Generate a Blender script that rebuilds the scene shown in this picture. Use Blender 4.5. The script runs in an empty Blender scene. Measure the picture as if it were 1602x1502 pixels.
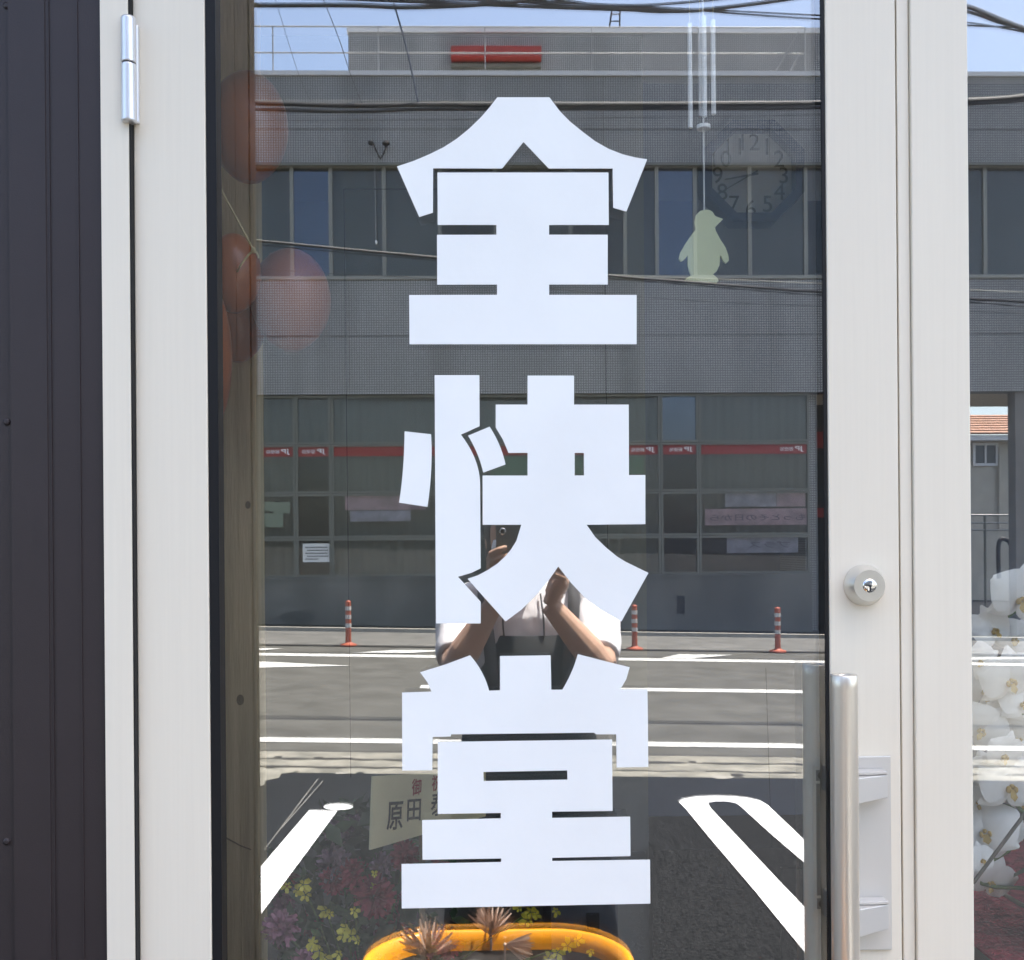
import bpy, bmesh, math, random
from mathutils import Vector, Matrix, noise as mnoise
random.seed(7)
S = bpy.context.scene
COL = S.collection

# ------------------------------------------------------------------ camera
IW, IH, FPX, CY = 1602.0, 1502.0, 1600.0, 853.0
YAW, ROLL = math.radians(1.15), math.radians(0.44)
CAM = Vector((0.0, -1.2, 1.5))
fw = Vector((math.sin(YAW), math.cos(YAW), 0)); rt = Vector((math.cos(YAW), -math.sin(YAW), 0)); up = Vector((0, 0, 1))
cx = rt*math.cos(ROLL) - up*math.sin(ROLL); cyv = rt*math.sin(ROLL) + up*math.cos(ROLL)
cd = bpy.data.cameras.new('camera'); cam = bpy.data.objects.new('camera', cd); COL.objects.link(cam)
cd.sensor_width = 36; cd.lens = 36*FPX/IW; cd.shift_y = (CY-IH/2)/IW; cd.clip_start = 0.02; cd.clip_end = 2000
M = Matrix.Identity(4)
for i in range(3):
    M[i][0] = cx[i]; M[i][1] = cyv[i]; M[i][2] = -fw[i]; M[i][3] = CAM[i]
cam.matrix_world = M
S.camera = cam

# ------------------------------------------------------------------ light
SUN = Vector((0.30, -0.085, 0.95)).normalized()
EXPOSURE = 2.27
w = bpy.data.worlds.new('World'); S.world = w; w.use_nodes = True
nt = w.node_tree; nt.nodes.clear()
sk = nt.nodes.new('ShaderNodeTexSky'); sk.sky_type = 'NISHITA'; sk.sun_disc = False
sk.sun_elevation = math.asin(SUN.z); sk.sun_rotation = math.atan2(SUN.x, SUN.y)
sk.air_density = 1.0; sk.dust_density = 3.0; sk.ozone_density = 0.7
bg = nt.nodes.new('ShaderNodeBackground'); bg.inputs['Strength'].default_value = 0.13
wo = nt.nodes.new('ShaderNodeOutputWorld')
nt.links.new(sk.outputs[0], bg.inputs[0]); nt.links.new(bg.outputs[0], wo.inputs[0])
sl = bpy.data.lights.new('sun', 'SUN'); sl.energy = 4.2; sl.angle = math.radians(0.53); sl.color = (1, 0.95, 0.88)
so = bpy.data.objects.new('sun', sl); COL.objects.link(so)
so.rotation_euler = SUN.to_track_quat('Z', 'Y').to_euler(); so.location = (4, -8, 14)
S.view_settings.view_transform = 'Standard'; S.view_settings.look = 'None'
S.view_settings.exposure = EXPOSURE; S.view_settings.gamma = 1; S.view_settings.use_curve_mapping = False
S.render.engine = 'CYCLES'
cy = S.cycles
cy.use_denoising = True
try: cy.denoiser = 'OPENIMAGEDENOISE'; cy.denoising_input_passes = 'RGB_ALBEDO_NORMAL'
except Exception: pass
cy.max_bounces = 12; cy.transparent_max_bounces = 24; cy.glossy_bounces = 8; cy.diffuse_bounces = 4
cy.sample_clamp_indirect = 8; cy.caustics_reflective = True; cy.caustics_refractive = False

# ------------------------------------------------------------------ pixel -> place
GLY = 0.003                                     # outer face of the door glass
def ray(px, py):
    return (cx*((px-801)/FPX) + cyv*((CY-py)/FPX) + fw)
def P(px, py, Y):                               # point on the plane y = Y seen at that pixel
    d = ray(px, py); t = (Y-CAM.y)/d.y
    return CAM + d*t
def RY(Yv): return 2*GLY - Yv                   # mirrored depth -> real depth
def V(px, py, Yv):                              # real point whose mirror image shows at that pixel
    p = P(px, py, Yv); return Vector((p.x, RY(Yv), p.z))
GR = -0.0236                                    # the street falls to the right
def gz(x): return GR*x
def G(px, py, off=0.0):                         # real ground point whose mirror image shows there
    d = ray(px, py); t = (GR*CAM.x + off - CAM.z)/(d.z - GR*d.x)
    p = CAM + d*t; return Vector((p.x, RY(p.y), p.z))

# ------------------------------------------------------------------ materials
MATS = {}
def mat(name, col, rough=0.6, metal=0.0, var=0.0, vscale=8.0, bump=0.0, bscale=60.0, stretch=(1, 1, 1), spec=0.5, col2=None, detail=6, lo=0.35, hi=0.65, coat=0.0, aniso=0):
    m = bpy.data.materials.new(name); m.use_nodes = True
    n = m.node_tree; b = n.nodes['Principled BSDF']
    b.inputs['Base Color'].default_value = (*col, 1); b.inputs['Roughness'].default_value = rough
    b.inputs['Metallic'].default_value = metal; b.inputs['Specular IOR Level'].default_value = spec
    b.inputs['Coat Weight'].default_value = coat; b.inputs['Anisotropic'].default_value = aniso
    if var > 0 or col2 or bump > 0:
        tc = n.nodes.new('ShaderNodeTexCoord'); mp = n.nodes.new('ShaderNodeMapping')
        mp.inputs['Scale'].default_value = stretch; n.links.new(tc.outputs['Object'], mp.inputs[0])
    if var > 0 or col2:
        nz = n.nodes.new('ShaderNodeTexNoise'); nz.inputs['Scale'].default_value = vscale; nz.inputs['Detail'].default_value = detail
        n.links.new(mp.outputs[0], nz.inputs['Vector'])
        r = n.nodes.new('ShaderNodeValToRGB'); e = r.color_ramp.elements
        c2 = col2 if col2 else tuple(min(1, c*(1+var)) for c in col)
        c1 = col if col2 else tuple(c*(1-var) for c in col)
        e[0].position = lo; e[1].position = hi; e[0].color = (*c1, 1); e[1].color = (*c2, 1)
        n.links.new(nz.outputs['Fac'], r.inputs[0]); n.links.new(r.outputs[0], b.inputs['Base Color'])
    if bump > 0:
        nb = n.nodes.new('ShaderNodeTexNoise'); nb.inputs['Scale'].default_value = bscale; nb.inputs['Detail'].default_value = 4
        n.links.new(mp.outputs[0], nb.inputs['Vector'])
        bp = n.nodes.new('ShaderNodeBump'); bp.inputs['Strength'].default_value = bump; bp.inputs['Distance'].default_value = 0.01
        n.links.new(nb.outputs['Fac'], bp.inputs['Height']); n.links.new(bp.outputs[0], b.inputs['Normal'])
    MATS[name] = m; return m
def glass(name, refl, tint=(1, 1, 1), rcol=(1, 1, 1), wave=0):
    m = bpy.data.materials.new(name); m.use_nodes = True; n = m.node_tree; n.nodes.clear()
    o = n.nodes.new('ShaderNodeOutputMaterial'); mx = n.nodes.new('ShaderNodeMixShader')
    tr = n.nodes.new('ShaderNodeBsdfTransparent'); tr.inputs[0].default_value = (*tint, 1)
    gl = n.nodes.new('ShaderNodeBsdfGlossy'); gl.inputs['Roughness'].default_value = 0.0; gl.inputs[0].default_value = (*rcol, 1)
    lw = n.nodes.new('ShaderNodeLayerWeight'); lw.inputs[0].default_value = 0.5
    pw = n.nodes.new('ShaderNodeMath'); pw.operation = 'POWER'; pw.inputs[1].default_value = 5
    ma = n.nodes.new('ShaderNodeMath'); ma.operation = 'MULTIPLY_ADD'; ma.inputs[1].default_value = 1-refl; ma.inputs[2].default_value = refl
    n.links.new(lw.outputs['Facing'], pw.inputs[0]); n.links.new(pw.outputs[0], ma.inputs[0]); n.links.new(ma.outputs[0], mx.inputs[0])
    n.links.new(tr.outputs[0], mx.inputs[1]); n.links.new(gl.outputs[0], mx.inputs[2]); n.links.new(mx.outputs[0], o.inputs[0])
    if wave:
        tc = n.nodes.new('ShaderNodeTexCoord'); nz = n.nodes.new('ShaderNodeTexNoise'); nz.inputs['Scale'].default_value = 2.2; nz.inputs['Detail'].default_value = 0
        bp = n.nodes.new('ShaderNodeBump'); bp.inputs['Strength'].default_value = 1; bp.inputs['Distance'].default_value = wave
        n.links.new(tc.outputs['Object'], nz.inputs['Vector']); n.links.new(nz.outputs['Fac'], bp.inputs['Height']); n.links.new(bp.outputs[0], gl.inputs['Normal'])
    MATS[name] = m; return m
def tile_mat(name, c1, c2, mortar, size=0.045):
    m = mat(name, c1, 0.35)
    n = m.node_tree; b = n.nodes['Principled BSDF']
    tc = n.nodes.new('ShaderNodeTexCoord'); sp = n.nodes.new('ShaderNodeSeparateXYZ'); cb = n.nodes.new('ShaderNodeCombineXYZ')
    n.links.new(tc.outputs['Object'], sp.inputs[0]); n.links.new(sp.outputs[0], cb.inputs[0]); n.links.new(sp.outputs[2], cb.inputs[1])
    br = n.nodes.new('ShaderNodeTexBrick'); br.offset = 0; br.squash = 1
    br.inputs['Scale'].default_value = 1; br.inputs['Brick Width'].default_value = size; br.inputs['Row Height'].default_value = size
    br.inputs['Mortar Size'].default_value = size*0.17; br.inputs['Mortar Smooth'].default_value = 0.1
    br.inputs['Color1'].default_value = (*c1, 1); br.inputs['Color2'].default_value = (*c2, 1); br.inputs['Mortar'].default_value = (*mortar, 1)
    n.links.new(cb.outputs[0], br.inputs['Vector'])
    nz = n.nodes.new('ShaderNodeTexNoise'); nz.inputs['Scale'].default_value = 0.9; nz.inputs['Detail'].default_value = 5
    mp = n.nodes.new('ShaderNodeMapping'); mp.inputs['Scale'].default_value = (2.6, 1, 0.35)
    n.links.new(tc.outputs['Object'], mp.inputs[0]); n.links.new(mp.outputs[0], nz.inputs['Vector'])
    mr = n.nodes.new('ShaderNodeMapRange'); mr.inputs[1].default_value = 0.3; mr.inputs[2].default_value = 0.7; mr.inputs[3].default_value = 0.74; mr.inputs[4].default_value = 1.1
    n.links.new(nz.outputs['Fac'], mr.inputs[0])
    mu = n.nodes.new('ShaderNodeMix'); mu.data_type = 'RGBA'; mu.blend_type = 'MULTIPLY'; mu.inputs[0].default_value = 1
    n.links.new(br.outputs['Color'], mu.inputs[6]); n.links.new(mr.outputs[0], mu.inputs[7]); n.links.new(mu.outputs[2], b.inputs['Base Color'])
    return m

m_alu = mat('silver_white_aluminium', (0.80, 0.738, 0.615), 0.45, 0.05, var=0.014, vscale=40, stretch=(6, 6, 0.12), lo=0.3, hi=0.7)
m_steel = mat('satin_steel', (0.72, 0.665, 0.575), 0.34, 0.7, var=0.04, vscale=60, stretch=(5, 5, 0.1))
m_lock = mat('lock_steel', (0.74, 0.72, 0.67), 0.3, 0.9)
m_inner = mat('inner_bar_aluminium', (0.80, 0.80, 0.73), 0.4, 0.1)
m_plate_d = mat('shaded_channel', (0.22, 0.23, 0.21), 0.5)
m_chrome = mat('bright_steel', (0.8, 0.8, 0.8), 0.12, 1.0)
m_hinge = mat('hinge_aluminium', (0.74, 0.74, 0.75), 0.38, 0.8, var=0.05, vscale=60, stretch=(4, 4, 0.3))
m_plate = mat('matt_plate', (0.62, 0.60, 0.56), 0.4, 0.35)
m_rubber = mat('black_rubber', (0.008, 0.008, 0.009), 0.55, spec=0.3)
m_dark = mat('dark_void', (0.012, 0.012, 0.012), 0.9)
m_siding = mat('dark_siding', (0.0255, 0.0178, 0.0190), 0.5, 0.0, var=0.04, vscale=14, bump=0.05, bscale=500)
m_wing = mat('matt_black_cladding', (0.014, 0.013, 0.013), 0.8, spec=0.2)
m_vinyl = mat('white_vinyl', (0.88, 0.90, 0.89), 0.4, var=0.025, vscale=5, bump=0.05, bscale=30)
m_go = glass('outer_glass', 0.25, (0.985, 0.995, 0.99))
m_gi = glass('inner_glass', 0.135, (0.985, 0.995, 0.99), wave=0.000025)
m_gedge = mat('glass_edge', (0.05, 0.09, 0.08), 0.2)
m_film = mat('film_edge', (0.02, 0.02, 0.022), 0.6)
m_plaster = mat('interior_plaster', (0.26, 0.26, 0.24), 0.9, var=0.05, vscale=3)
m_blue_wall = mat('blue_grey_wall', (0.20, 0.215, 0.26), 0.9, var=0.06, vscale=3)
m_ceil = mat('ceiling_board', (0.8, 0.8, 0.78), 0.9)
m_floor = mat('wood_floor', (0.07, 0.045, 0.03), 0.5, var=0.25, vscale=5, stretch=(1, 8, 1))
m_wood = mat('weathered_wood', (0.68, 0.545, 0.335), 0.8, var=0.16, vscale=9, stretch=(6, 6, 0.4), bump=0.25, bscale=60)
m_wood_light = mat('pale_wood', (0.86, 0.68, 0.38), 0.75, var=0.14, vscale=9, stretch=(6, 6, 0.4))
m_knot = mat('dark_knot', (0.26, 0.21, 0.13), 0.8)
m_lot = mat('new_asphalt', (0.007, 0.008, 0.009), 0.9, var=0.0, vscale=70, col2=(0.030, 0.031, 0.032), bump=1.0, bscale=80, lo=0.38, hi=0.68, spec=0.12)
m_road = mat('worn_asphalt', (0.068, 0.066, 0.057), 0.9, vscale=2.2, col2=(0.105, 0.102, 0.09), bump=0.5, bscale=90, detail=12, lo=0.3, hi=0.7, spec=0.15)
m_conc = mat('gutter_concrete', (0.13, 0.124, 0.10), 0.9, vscale=5, col2=(0.25, 0.235, 0.19), bump=0.5, bscale=40, detail=10)
m_walk = mat('grey_concrete', (0.085, 0.083, 0.074), 0.9, vscale=3, col2=(0.135, 0.13, 0.117), bump=0.3, bscale=40, detail=10)
m_kerb = mat('pale_kerb', (0.26, 0.245, 0.21), 0.85, var=0.15, vscale=6)
m_crack = mat('dirt_crack', (0.03, 0.028, 0.024), 0.95)
m_paint = mat('road_paint', (0.30, 0.30, 0.28), 0.7, col2=(0.50, 0.50, 0.47), lo=0.3, hi=0.5, detail=10, vscale=7, bump=0.2, bscale=120)
m_paint_new = mat('fresh_road_paint', (0.62, 0.62, 0.61), 0.6, var=0.05, vscale=20, bump=0.15, bscale=150)
m_base = mat('base_concrete', (0.085, 0.083, 0.073), 0.9, vscale=1.1, col2=(0.175, 0.17, 0.15), stretch=(1, 1, 0.6), detail=10)
m_stain = mat('damp_stain', (0.065, 0.068, 0.064), 0.9, var=0.3, vscale=6)
m_tile = tile_mat('grey_mosaic', (0.46, 0.46, 0.445), (0.39, 0.39, 0.38), (0.055, 0.055, 0.055))
m_cap = mat('parapet_metal', (0.56, 0.57, 0.58), 0.6)
m_rail = mat('rail_steel', (0.30, 0.30, 0.29), 0.5)
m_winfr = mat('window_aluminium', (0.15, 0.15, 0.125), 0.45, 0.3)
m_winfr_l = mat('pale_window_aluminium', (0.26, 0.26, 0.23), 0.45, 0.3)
m_pane = glass('shop_pane', 0.06, (0.62, 0.65, 0.63))
m_pane_blue = glass('sky_pane', 0.17, (0.5, 0.55, 0.6), (0.62, 0.70, 0.84))
m_curt = mat('grey_curtain', (0.17, 0.17, 0.155), 0.95, var=0.08, vscale=4, stretch=(4, 1, 0.3))
m_curt_d = mat('dim_blind', (0.12, 0.125, 0.12), 0.95)
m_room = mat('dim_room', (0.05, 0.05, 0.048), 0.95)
m_red = mat('sign_red', (0.27, 0.026, 0.02), 0.55)
m_green = mat('poster_green', (0.09, 0.21, 0.12), 0.6)
m_pink = mat('poster_pink', (0.62, 0.40, 0.47), 0.7, var=0.25, vscale=5)
m_lav = mat('poster_lavender', (0.50, 0.45, 0.56), 0.7, var=0.3, vscale=5)
m_paper = mat('paper', (0.78, 0.78, 0.74), 0.8)
m_paper_g = mat('greenish_paper', (0.42, 0.48, 0.38), 0.8)
m_ink = mat('ink', (0.02, 0.02, 0.022), 0.7)
m_ink_p = mat('purple_ink', (0.10, 0.06, 0.13), 0.7)
m_redink = mat('red_ink', (0.34, 0.03, 0.03), 0.7)
m_whiteprint = mat('white_print', (0.8, 0.8, 0.8), 0.6)
m_card = mat('cream_card', (0.80, 0.75, 0.50), 0.7, var=0.12, vscale=6)
m_stake = mat('stake_wood', (0.20, 0.16, 0.11), 0.8)
m_orange = mat('orange_plastic', (0.85, 0.34, 0.012), 0.32, var=0.05, vscale=4)
m_soil = mat('potting_soil', (0.012, 0.009, 0.007), 0.95, spec=0.1, bump=1.0, bscale=60)
m_stone = mat('grey_pebble', (0.06, 0.055, 0.05), 0.7, var=0.2, vscale=20)
m_straw = mat('dry_straw', (0.66, 0.50, 0.40), 0.8, var=0.25, vscale=14)
m_skin = mat('skin', (0.54, 0.33, 0.225), 0.5, var=0.08, vscale=12)
m_shirt = mat('white_shirt', (0.82, 0.80, 0.82), 0.9, bump=1.0, bscale=11, stretch=(1, 1, 0.5))
m_apron = mat('black_apron', (0.006, 0.0065, 0.007), 0.9, bump=0.2, bscale=12)
m_strap = mat('grey_strap', (0.045, 0.043, 0.045), 0.85)
m_hair = mat('dark_hair', (0.02, 0.014, 0.01), 0.5, var=0.3, vscale=60, stretch=(1, 1, 0.1))
m_mask = mat('white_mask', (0.75, 0.74, 0.72), 0.9)
m_phone = mat('dark_phone', (0.15, 0.145, 0.125), 0.45)
m_shoe = mat('black_shoe', (0.015, 0.015, 0.015), 0.5)
m_eye = mat('eye_white', (0.7, 0.68, 0.65), 0.3)
m_del = mat('delineator_orange', (0.34, 0.075, 0.035), 0.5)
m_delw = mat('delineator_white', (0.46, 0.44, 0.41), 0.5)
m_balloon = mat('peach_balloon', (0.40, 0.105, 0.024), 0.3, coat=0.2)
m_balloon_p = mat('pink_balloon', (0.56, 0.20, 0.11), 0.3, coat=0.2)
m_string = mat('jute_string', (0.62, 0.52, 0.28), 0.9)
m_tube = mat('chime_aluminium', (0.97, 0.98, 0.98), 0.35, 0.0)
m_pen = mat('pale_green_wood', (0.68, 0.72, 0.44), 0.6)
m_clockb = mat('clock_blue', (0.022, 0.035, 0.11), 0.4)
m_clockf = mat('clock_face', (0.42, 0.43, 0.44), 0.6)
m_cab = mat('dark_cabinet', (0.035, 0.025, 0.02), 0.6)
m_greybox = mat('grey_laminate', (0.14, 0.15, 0.17), 0.6)
m_redcloth = mat('wine_red_cloth', (0.36, 0.04, 0.06), 0.95, var=0.3, vscale=45, bump=0.8, bscale=160)
m_petal = mat('white_petal', (0.92, 0.92, 0.90), 0.6)
m_lip = mat('yellow_lip', (0.62, 0.48, 0.12), 0.6, col2=(0.42, 0.22, 0.05), vscale=90)
m_stem = mat('green_stem', (0.10, 0.17, 0.05), 0.6)
m_leaf = mat('leaf_green', (0.06, 0.11, 0.045), 0.6, var=0.4, vscale=8)
m_leaf2 = mat('dull_leaf', (0.07, 0.10, 0.06), 0.6, var=0.3, vscale=8)
m_fpink = mat('flower_pink', (0.52, 0.25, 0.36), 0.7, var=0.2, vscale=30)
m_fmauve = mat('flower_mauve', (0.32, 0.22, 0.28), 0.7, var=0.2, vscale=30)
m_fred = mat('flower_red', (0.33, 0.055, 0.085), 0.7, var=0.2, vscale=30)
m_fyel = mat('flower_yellow', (0.62, 0.56, 0.07), 0.6, var=0.15, vscale=30)
m_pot = mat('white_pot', (0.7, 0.7, 0.68), 0.4)
m_cable = mat('black_cable', (0.012, 0.012, 0.014), 0.6)
m_cable_l = mat('pale_cable_top', (0.28, 0.28, 0.24), 0.6)
m_pole = mat('concrete_pole', (0.33, 0.32, 0.30), 0.9)
m_housew = mat('house_render', (0.52, 0.48, 0.39), 0.9, var=0.06, vscale=3)
m_roof = mat('orange_roof_tile', (0.34, 0.185, 0.11), 0.7, var=0.2, vscale=7)
m_white = mat('white_trim', (0.75, 0.75, 0.74), 0.5)
m_hpane = mat('house_glass', (0.05, 0.06, 0.07), 0.1)
m_soffit = mat('soffit_board', (0.62, 0.55, 0.43), 0.9)
m_colm = mat('grey_column', (0.19, 0.18, 0.165), 0.9, var=0.1, vscale=2)
m_eave = mat('eave_board', (0.55, 0.54, 0.52), 0.8)
m_soil_ground = mat('earth', (0.16, 0.15, 0.12), 0.95, vscale=0.3, col2=(0.24, 0.22, 0.18), detail=10)

# ------------------------------------------------------------------ objects
def empty(name, loc, label=None, cat=None, group=None):
    o = bpy.data.objects.new(name, None); COL.objects.link(o); o.location = loc; o.empty_display_size = 0.1
    tag(o, label, cat, group); return o
def tag(o, label=None, cat=None, group=None, kind=None):
    if label: o['label'] = label
    if cat: o['category'] = cat
    if group: o['group'] = group
    if kind: o['kind'] = kind
    return o
ROOTLOC = {}
def rootloc(p):
    while p.parent: p = p.parent
    return Vector(p.location)
class MB:
    def __init__(self): self.v = []; self.f = []; self.smooth = []; self.mi = []; self.cur = 0
    def add(self, vs, fs, smooth=False):
        b = len(self.v); self.v += [Vector(q) for q in vs]
        for f in fs: self.f.append(tuple(b+i for i in f)); self.smooth.append(smooth); self.mi.append(self.cur)
        return self
    def box(self, a, b):
        x0, x1 = sorted((a[0], b[0])); y0, y1 = sorted((a[1], b[1])); z0, z1 = sorted((a[2], b[2]))
        return self.add([(x0, y0, z0), (x1, y0, z0), (x1, y1, z0), (x0, y1, z0), (x0, y0, z1), (x1, y0, z1), (x1, y1, z1), (x0, y1, z1)],
            [(0, 3, 2, 1), (4, 5, 6, 7), (0, 1, 5, 4), (1, 2, 6, 5), (2, 3, 7, 6), (3, 0, 4, 7)])
    def loft(self, rings, caps=True, closed=True, smooth=True):
        n = len(rings[0]); vs = [p for r in rings for p in r]; fs = []
        for i in range(len(rings)-1):
            for j in range(n if closed else n-1):
                k = (j+1) % n
                fs.append((i*n+j, i*n+k, (i+1)*n+k, (i+1)*n+j))
        self.add(vs, fs, smooth)
        if caps and closed:
            self.add(rings[0], [tuple(range(n))[::-1]]); self.add(rings[-1], [tuple(range(n))])
        return self
    def tube(self, pts, r, n=8, caps=True, flat=None):
        pts = [Vector(p) for p in pts]; rs = r if isinstance(r, (list, tuple)) else [r]*len(pts)
        rings = []; ref = None
        for i, p in enumerate(pts):
            t = (pts[min(i+1, len(pts)-1)] - pts[max(i-1, 0)]).normalized()
            if ref is None:
                ref = Vector((0, 0, 1)) if abs(t.z) < 0.9 else Vector((1, 0, 0))
            a = t.cross(ref)
            if a.length < 1e-5: a = t.cross(Vector((0, 1, 0)))
            a.normalize(); b = a.cross(t).normalized(); ref = b
            k = flat if flat else 1
            rings.append([p + a*(rs[i]*math.cos(2*math.pi*j/n)) + b*(rs[i]*k*math.sin(2*math.pi*j/n)) for j in range(n)])
        return self.loft(rings, caps)
    def lathe(self, c, axis, prof, n=32, smooth=True, caps=True):
        c = Vector(c); ax = Vector(axis).normalized(); a = ax.orthogonal().normalized(); b = ax.cross(a)
        if len(prof) < 10:
            q = [prof[0]]
            for (h0, r0), (h1, r1) in zip(prof, prof[1:]):
                if abs(h1-h0) > 0.006: q += [(h0+(h1-h0)*k, r0+(r1-r0)*k) for k in (.02, .98)]
                q.append((h1, r1))
            prof = q
        return self.loft([[c + ax*h + (a*math.cos(2*math.pi*j/n) + b*math.sin(2*math.pi*j/n))*r for j in range(n)] for h, r in prof], caps, True, smooth)
    def ell(self, c, r, n=20, m=12):
        c = Vector(c); rings = []
        for i in range(1, m):
            th = math.pi*i/m
            rings.append([c + Vector((r[0]*math.sin(th)*math.cos(2*math.pi*j/n), r[1]*math.sin(th)*math.sin(2*math.pi*j/n), -r[2]*math.cos(th))) for j in range(n)])
        return self.loft(rings, True)
    def poly(self, pts):
        return self.add(pts, [tuple(range(len(pts)))])
    def mesh(self, name, mats, off):
        me = bpy.data.meshes.new(name); me.from_pydata([tuple(p-off) for p in self.v], [], self.f)
        for p, s in zip(me.polygons, self.smooth): p.use_smooth = s
        if not isinstance(mats, (list, tuple)): mats = [mats]
        for m in mats: me.materials.append(m)
        if len(mats) > 1:
            for p, i in zip(me.polygons, self.mi): p.material_index = i
        bm = bmesh.new(); bm.from_mesh(me); bmesh.ops.recalc_face_normals(bm, faces=bm.faces); bm.to_mesh(me); bm.free()
        return me
    def build(self, name, mats, parent=None, loc=None, bevel=0):
        off = rootloc(parent) if parent else Vector(loc if loc is not None else self.base())
        o = bpy.data.objects.new(name, self.mesh(name, mats, off)); COL.objects.link(o)
        if parent: o.parent = parent
        else: o.location = off
        if bevel:
            b = o.modifiers.new('bevel', 'BEVEL'); b.width = bevel; b.segments = 2; b.limit_method = 'ANGLE'; b.angle_limit = math.radians(40)
        return o
    def base(self):
        xs = [p.x for p in self.v]; ys = [p.y for p in self.v]; zs = [p.z for p in self.v]
        return Vector(((min(xs)+max(xs))/2, (min(ys)+max(ys))/2, min(zs)))
def B(name, a, b, m, parent, bevel=0):
    return MB().box(a, b).build(name, m, parent, bevel=bevel)
def flat_shape(name, loops, y, thick, m, parent):          # filled outline in an x-z plane (loops of (x,z))
    cu = bpy.data.curves.new('outline', 'CURVE'); cu.dimensions = '2D'; cu.fill_mode = 'BOTH'; cu.extrude = thick/2
    for lp in loops:
        s = cu.splines.new('POLY'); s.points.add(len(lp)-1); s.use_cyclic_u = True
        for i, q in enumerate(lp): s.points[i].co = (q[0], q[1], 0, 1)
    t = bpy.data.objects.new('outline', cu); COL.objects.link(t)
    me = bpy.data.meshes.new_from_object(t.evaluated_get(bpy.context.evaluated_depsgraph_get()))
    bpy.data.objects.remove(t); bpy.data.curves.remove(cu)
    off = rootloc(parent) if parent else Vector((0, 0, 0))
    for v in me.vertices: x, z, h = v.co; v.co = Vector((x, y+h, z)) - off
    me.materials.clear(); me.materials.append(m)
    o = bpy.data.objects.new(name, me); COL.objects.link(o); me.name = name
    if parent: o.parent = parent
    return o
def text(name, body, center, height, m, parent, face=-1, width=None, rotm=None, thick=0.0004, bold=0.0):   # face -1: read from -y, +1: read from +y
    cu = bpy.data.curves.new('lettering', 'FONT'); cu.body = body; cu.size = 1; cu.extrude = thick/2/max(height, 1e-6); cu.offset = bold
    t = bpy.data.objects.new('lettering', cu); COL.objects.link(t); bpy.context.view_layer.update()
    me = bpy.data.meshes.new_from_object(t.evaluated_get(bpy.context.evaluated_depsgraph_get()))
    bpy.data.objects.remove(t)
    xs = [v.co.x for v in me.vertices]; ys = [v.co.y for v in me.vertices]
    x0, x1, y0, y1 = min(xs), max(xs), min(ys), max(ys)
    sy = height/(y1-y0); sx = width/(x1-x0) if width else sy
    off = rootloc(parent) if parent else Vector((0, 0, 0)); c = Vector(center)
    for v in me.vertices:
        a = (v.co.x-(x0+x1)/2)*sx; b = (v.co.y-(y0+y1)/2)*sy; h = v.co.z*height
        p = Vector((a, -h, b)) if face < 0 else Vector((-a, h, b))
        if rotm: p = rotm @ p
        v.co = c + p - off
    me.materials.clear(); me.materials.append(m); me.name = name
    o = bpy.data.objects.new(name, me); COL.objects.link(o); o.parent = parent
    return o
def qb(a, c, b, n=10):                                      # smooth arc a..b passing through c
    k = (2*c[0]-(a[0]+b[0])/2, 2*c[1]-(a[1]+b[1])/2); r = []
    for i in range(1, n):
        t = i/n; r.append(((1-t)**2*a[0]+2*t*(1-t)*k[0]+t*t*b[0], (1-t)**2*a[1]+2*t*(1-t)*k[1]+t*t*b[1]))
    return r
def cr(pts, n=6):                                           # smooth line through points
    pts = [Vector(p) for p in pts]; out = []
    for i in range(len(pts)-1):
        p0 = pts[max(i-1, 0)]; p1 = pts[i]; p2 = pts[i+1]; p3 = pts[min(i+2, len(pts)-1)]
        for k in range(n):
            t = k/n; out.append(0.5*((2*p1)+(p2-p0)*t+(2*p0-5*p1+4*p2-p3)*t*t+(3*p1-p0-3*p2+p3)*t**3))
    return out+[pts[-1]]
def copy_tree(o, parent=None):
    c = o.copy(); COL.objects.link(c)
    if parent: c.parent = parent
    for ch in o.children: copy_tree(ch, c)
    return c

# ================================================================== SETTING: ground, road
def sheet(name, m, y0, y1, z, x0=-60, x1=60, nx=2):
    b = MB(); b.add([(x0, y0, gz(x0)+z), (x1, y0, gz(x1)+z), (x1, y1, gz(x1)+z), (x0, y1, gz(x0)+z)], [(0, 1, 2, 3)])
    o = b.build(name, m, None, loc=(0, 0, 0)); tag(o, kind='structure'); return o
def yrow(row, px=801): return G(px, row).y
Y_LOT, Y_G1, Y_G2, Y_SW, Y_KB, Y_WALL = yrow(1213), yrow(1196), yrow(1179), yrow(1013), yrow(992), yrow(982)
b = MB(); b.add([(-300, -300, GR*-300-0.35), (300, -300, GR*300-0.35), (300, 300, GR*300-0.35), (-300, 300, GR*-300-0.35)], [(0, 1, 2, 3)])
tag(b.build('ground', m_soil_ground, None, loc=(0, 0, 0)), kind='structure')
def slab(name, m, y0, y1, z, t=0.3, x0=-60, x1=60):
    b = MB(); vs = []
    for zz in (z-t, z):
        vs += [(x0, y0, gz(x0)+zz), (x1, y0, gz(x1)+zz), (x1, y1, gz(x1)+zz), (x0, y1, gz(x0)+zz)]
    b.add(vs, [(0, 3, 2, 1), (4, 5, 6, 7), (0, 1, 5, 4), (1, 2, 6, 5), (2, 3, 7, 6), (3, 0, 4, 7)])
    o = b.build(name, m, None, loc=(0, 0, 0)); tag(o, kind='structure'); return o
lot = slab('parking_lot', m_lot, 0.0, Y_LOT, 0.0)
gut = slab('gutter', m_conc, Y_LOT, Y_G2, -0.004)
road = slab('road', m_road, Y_G2, Y_SW, -0.012)
walk = slab('sidewalk', m_walk, Y_SW, Y_KB, -0.002)
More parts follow.
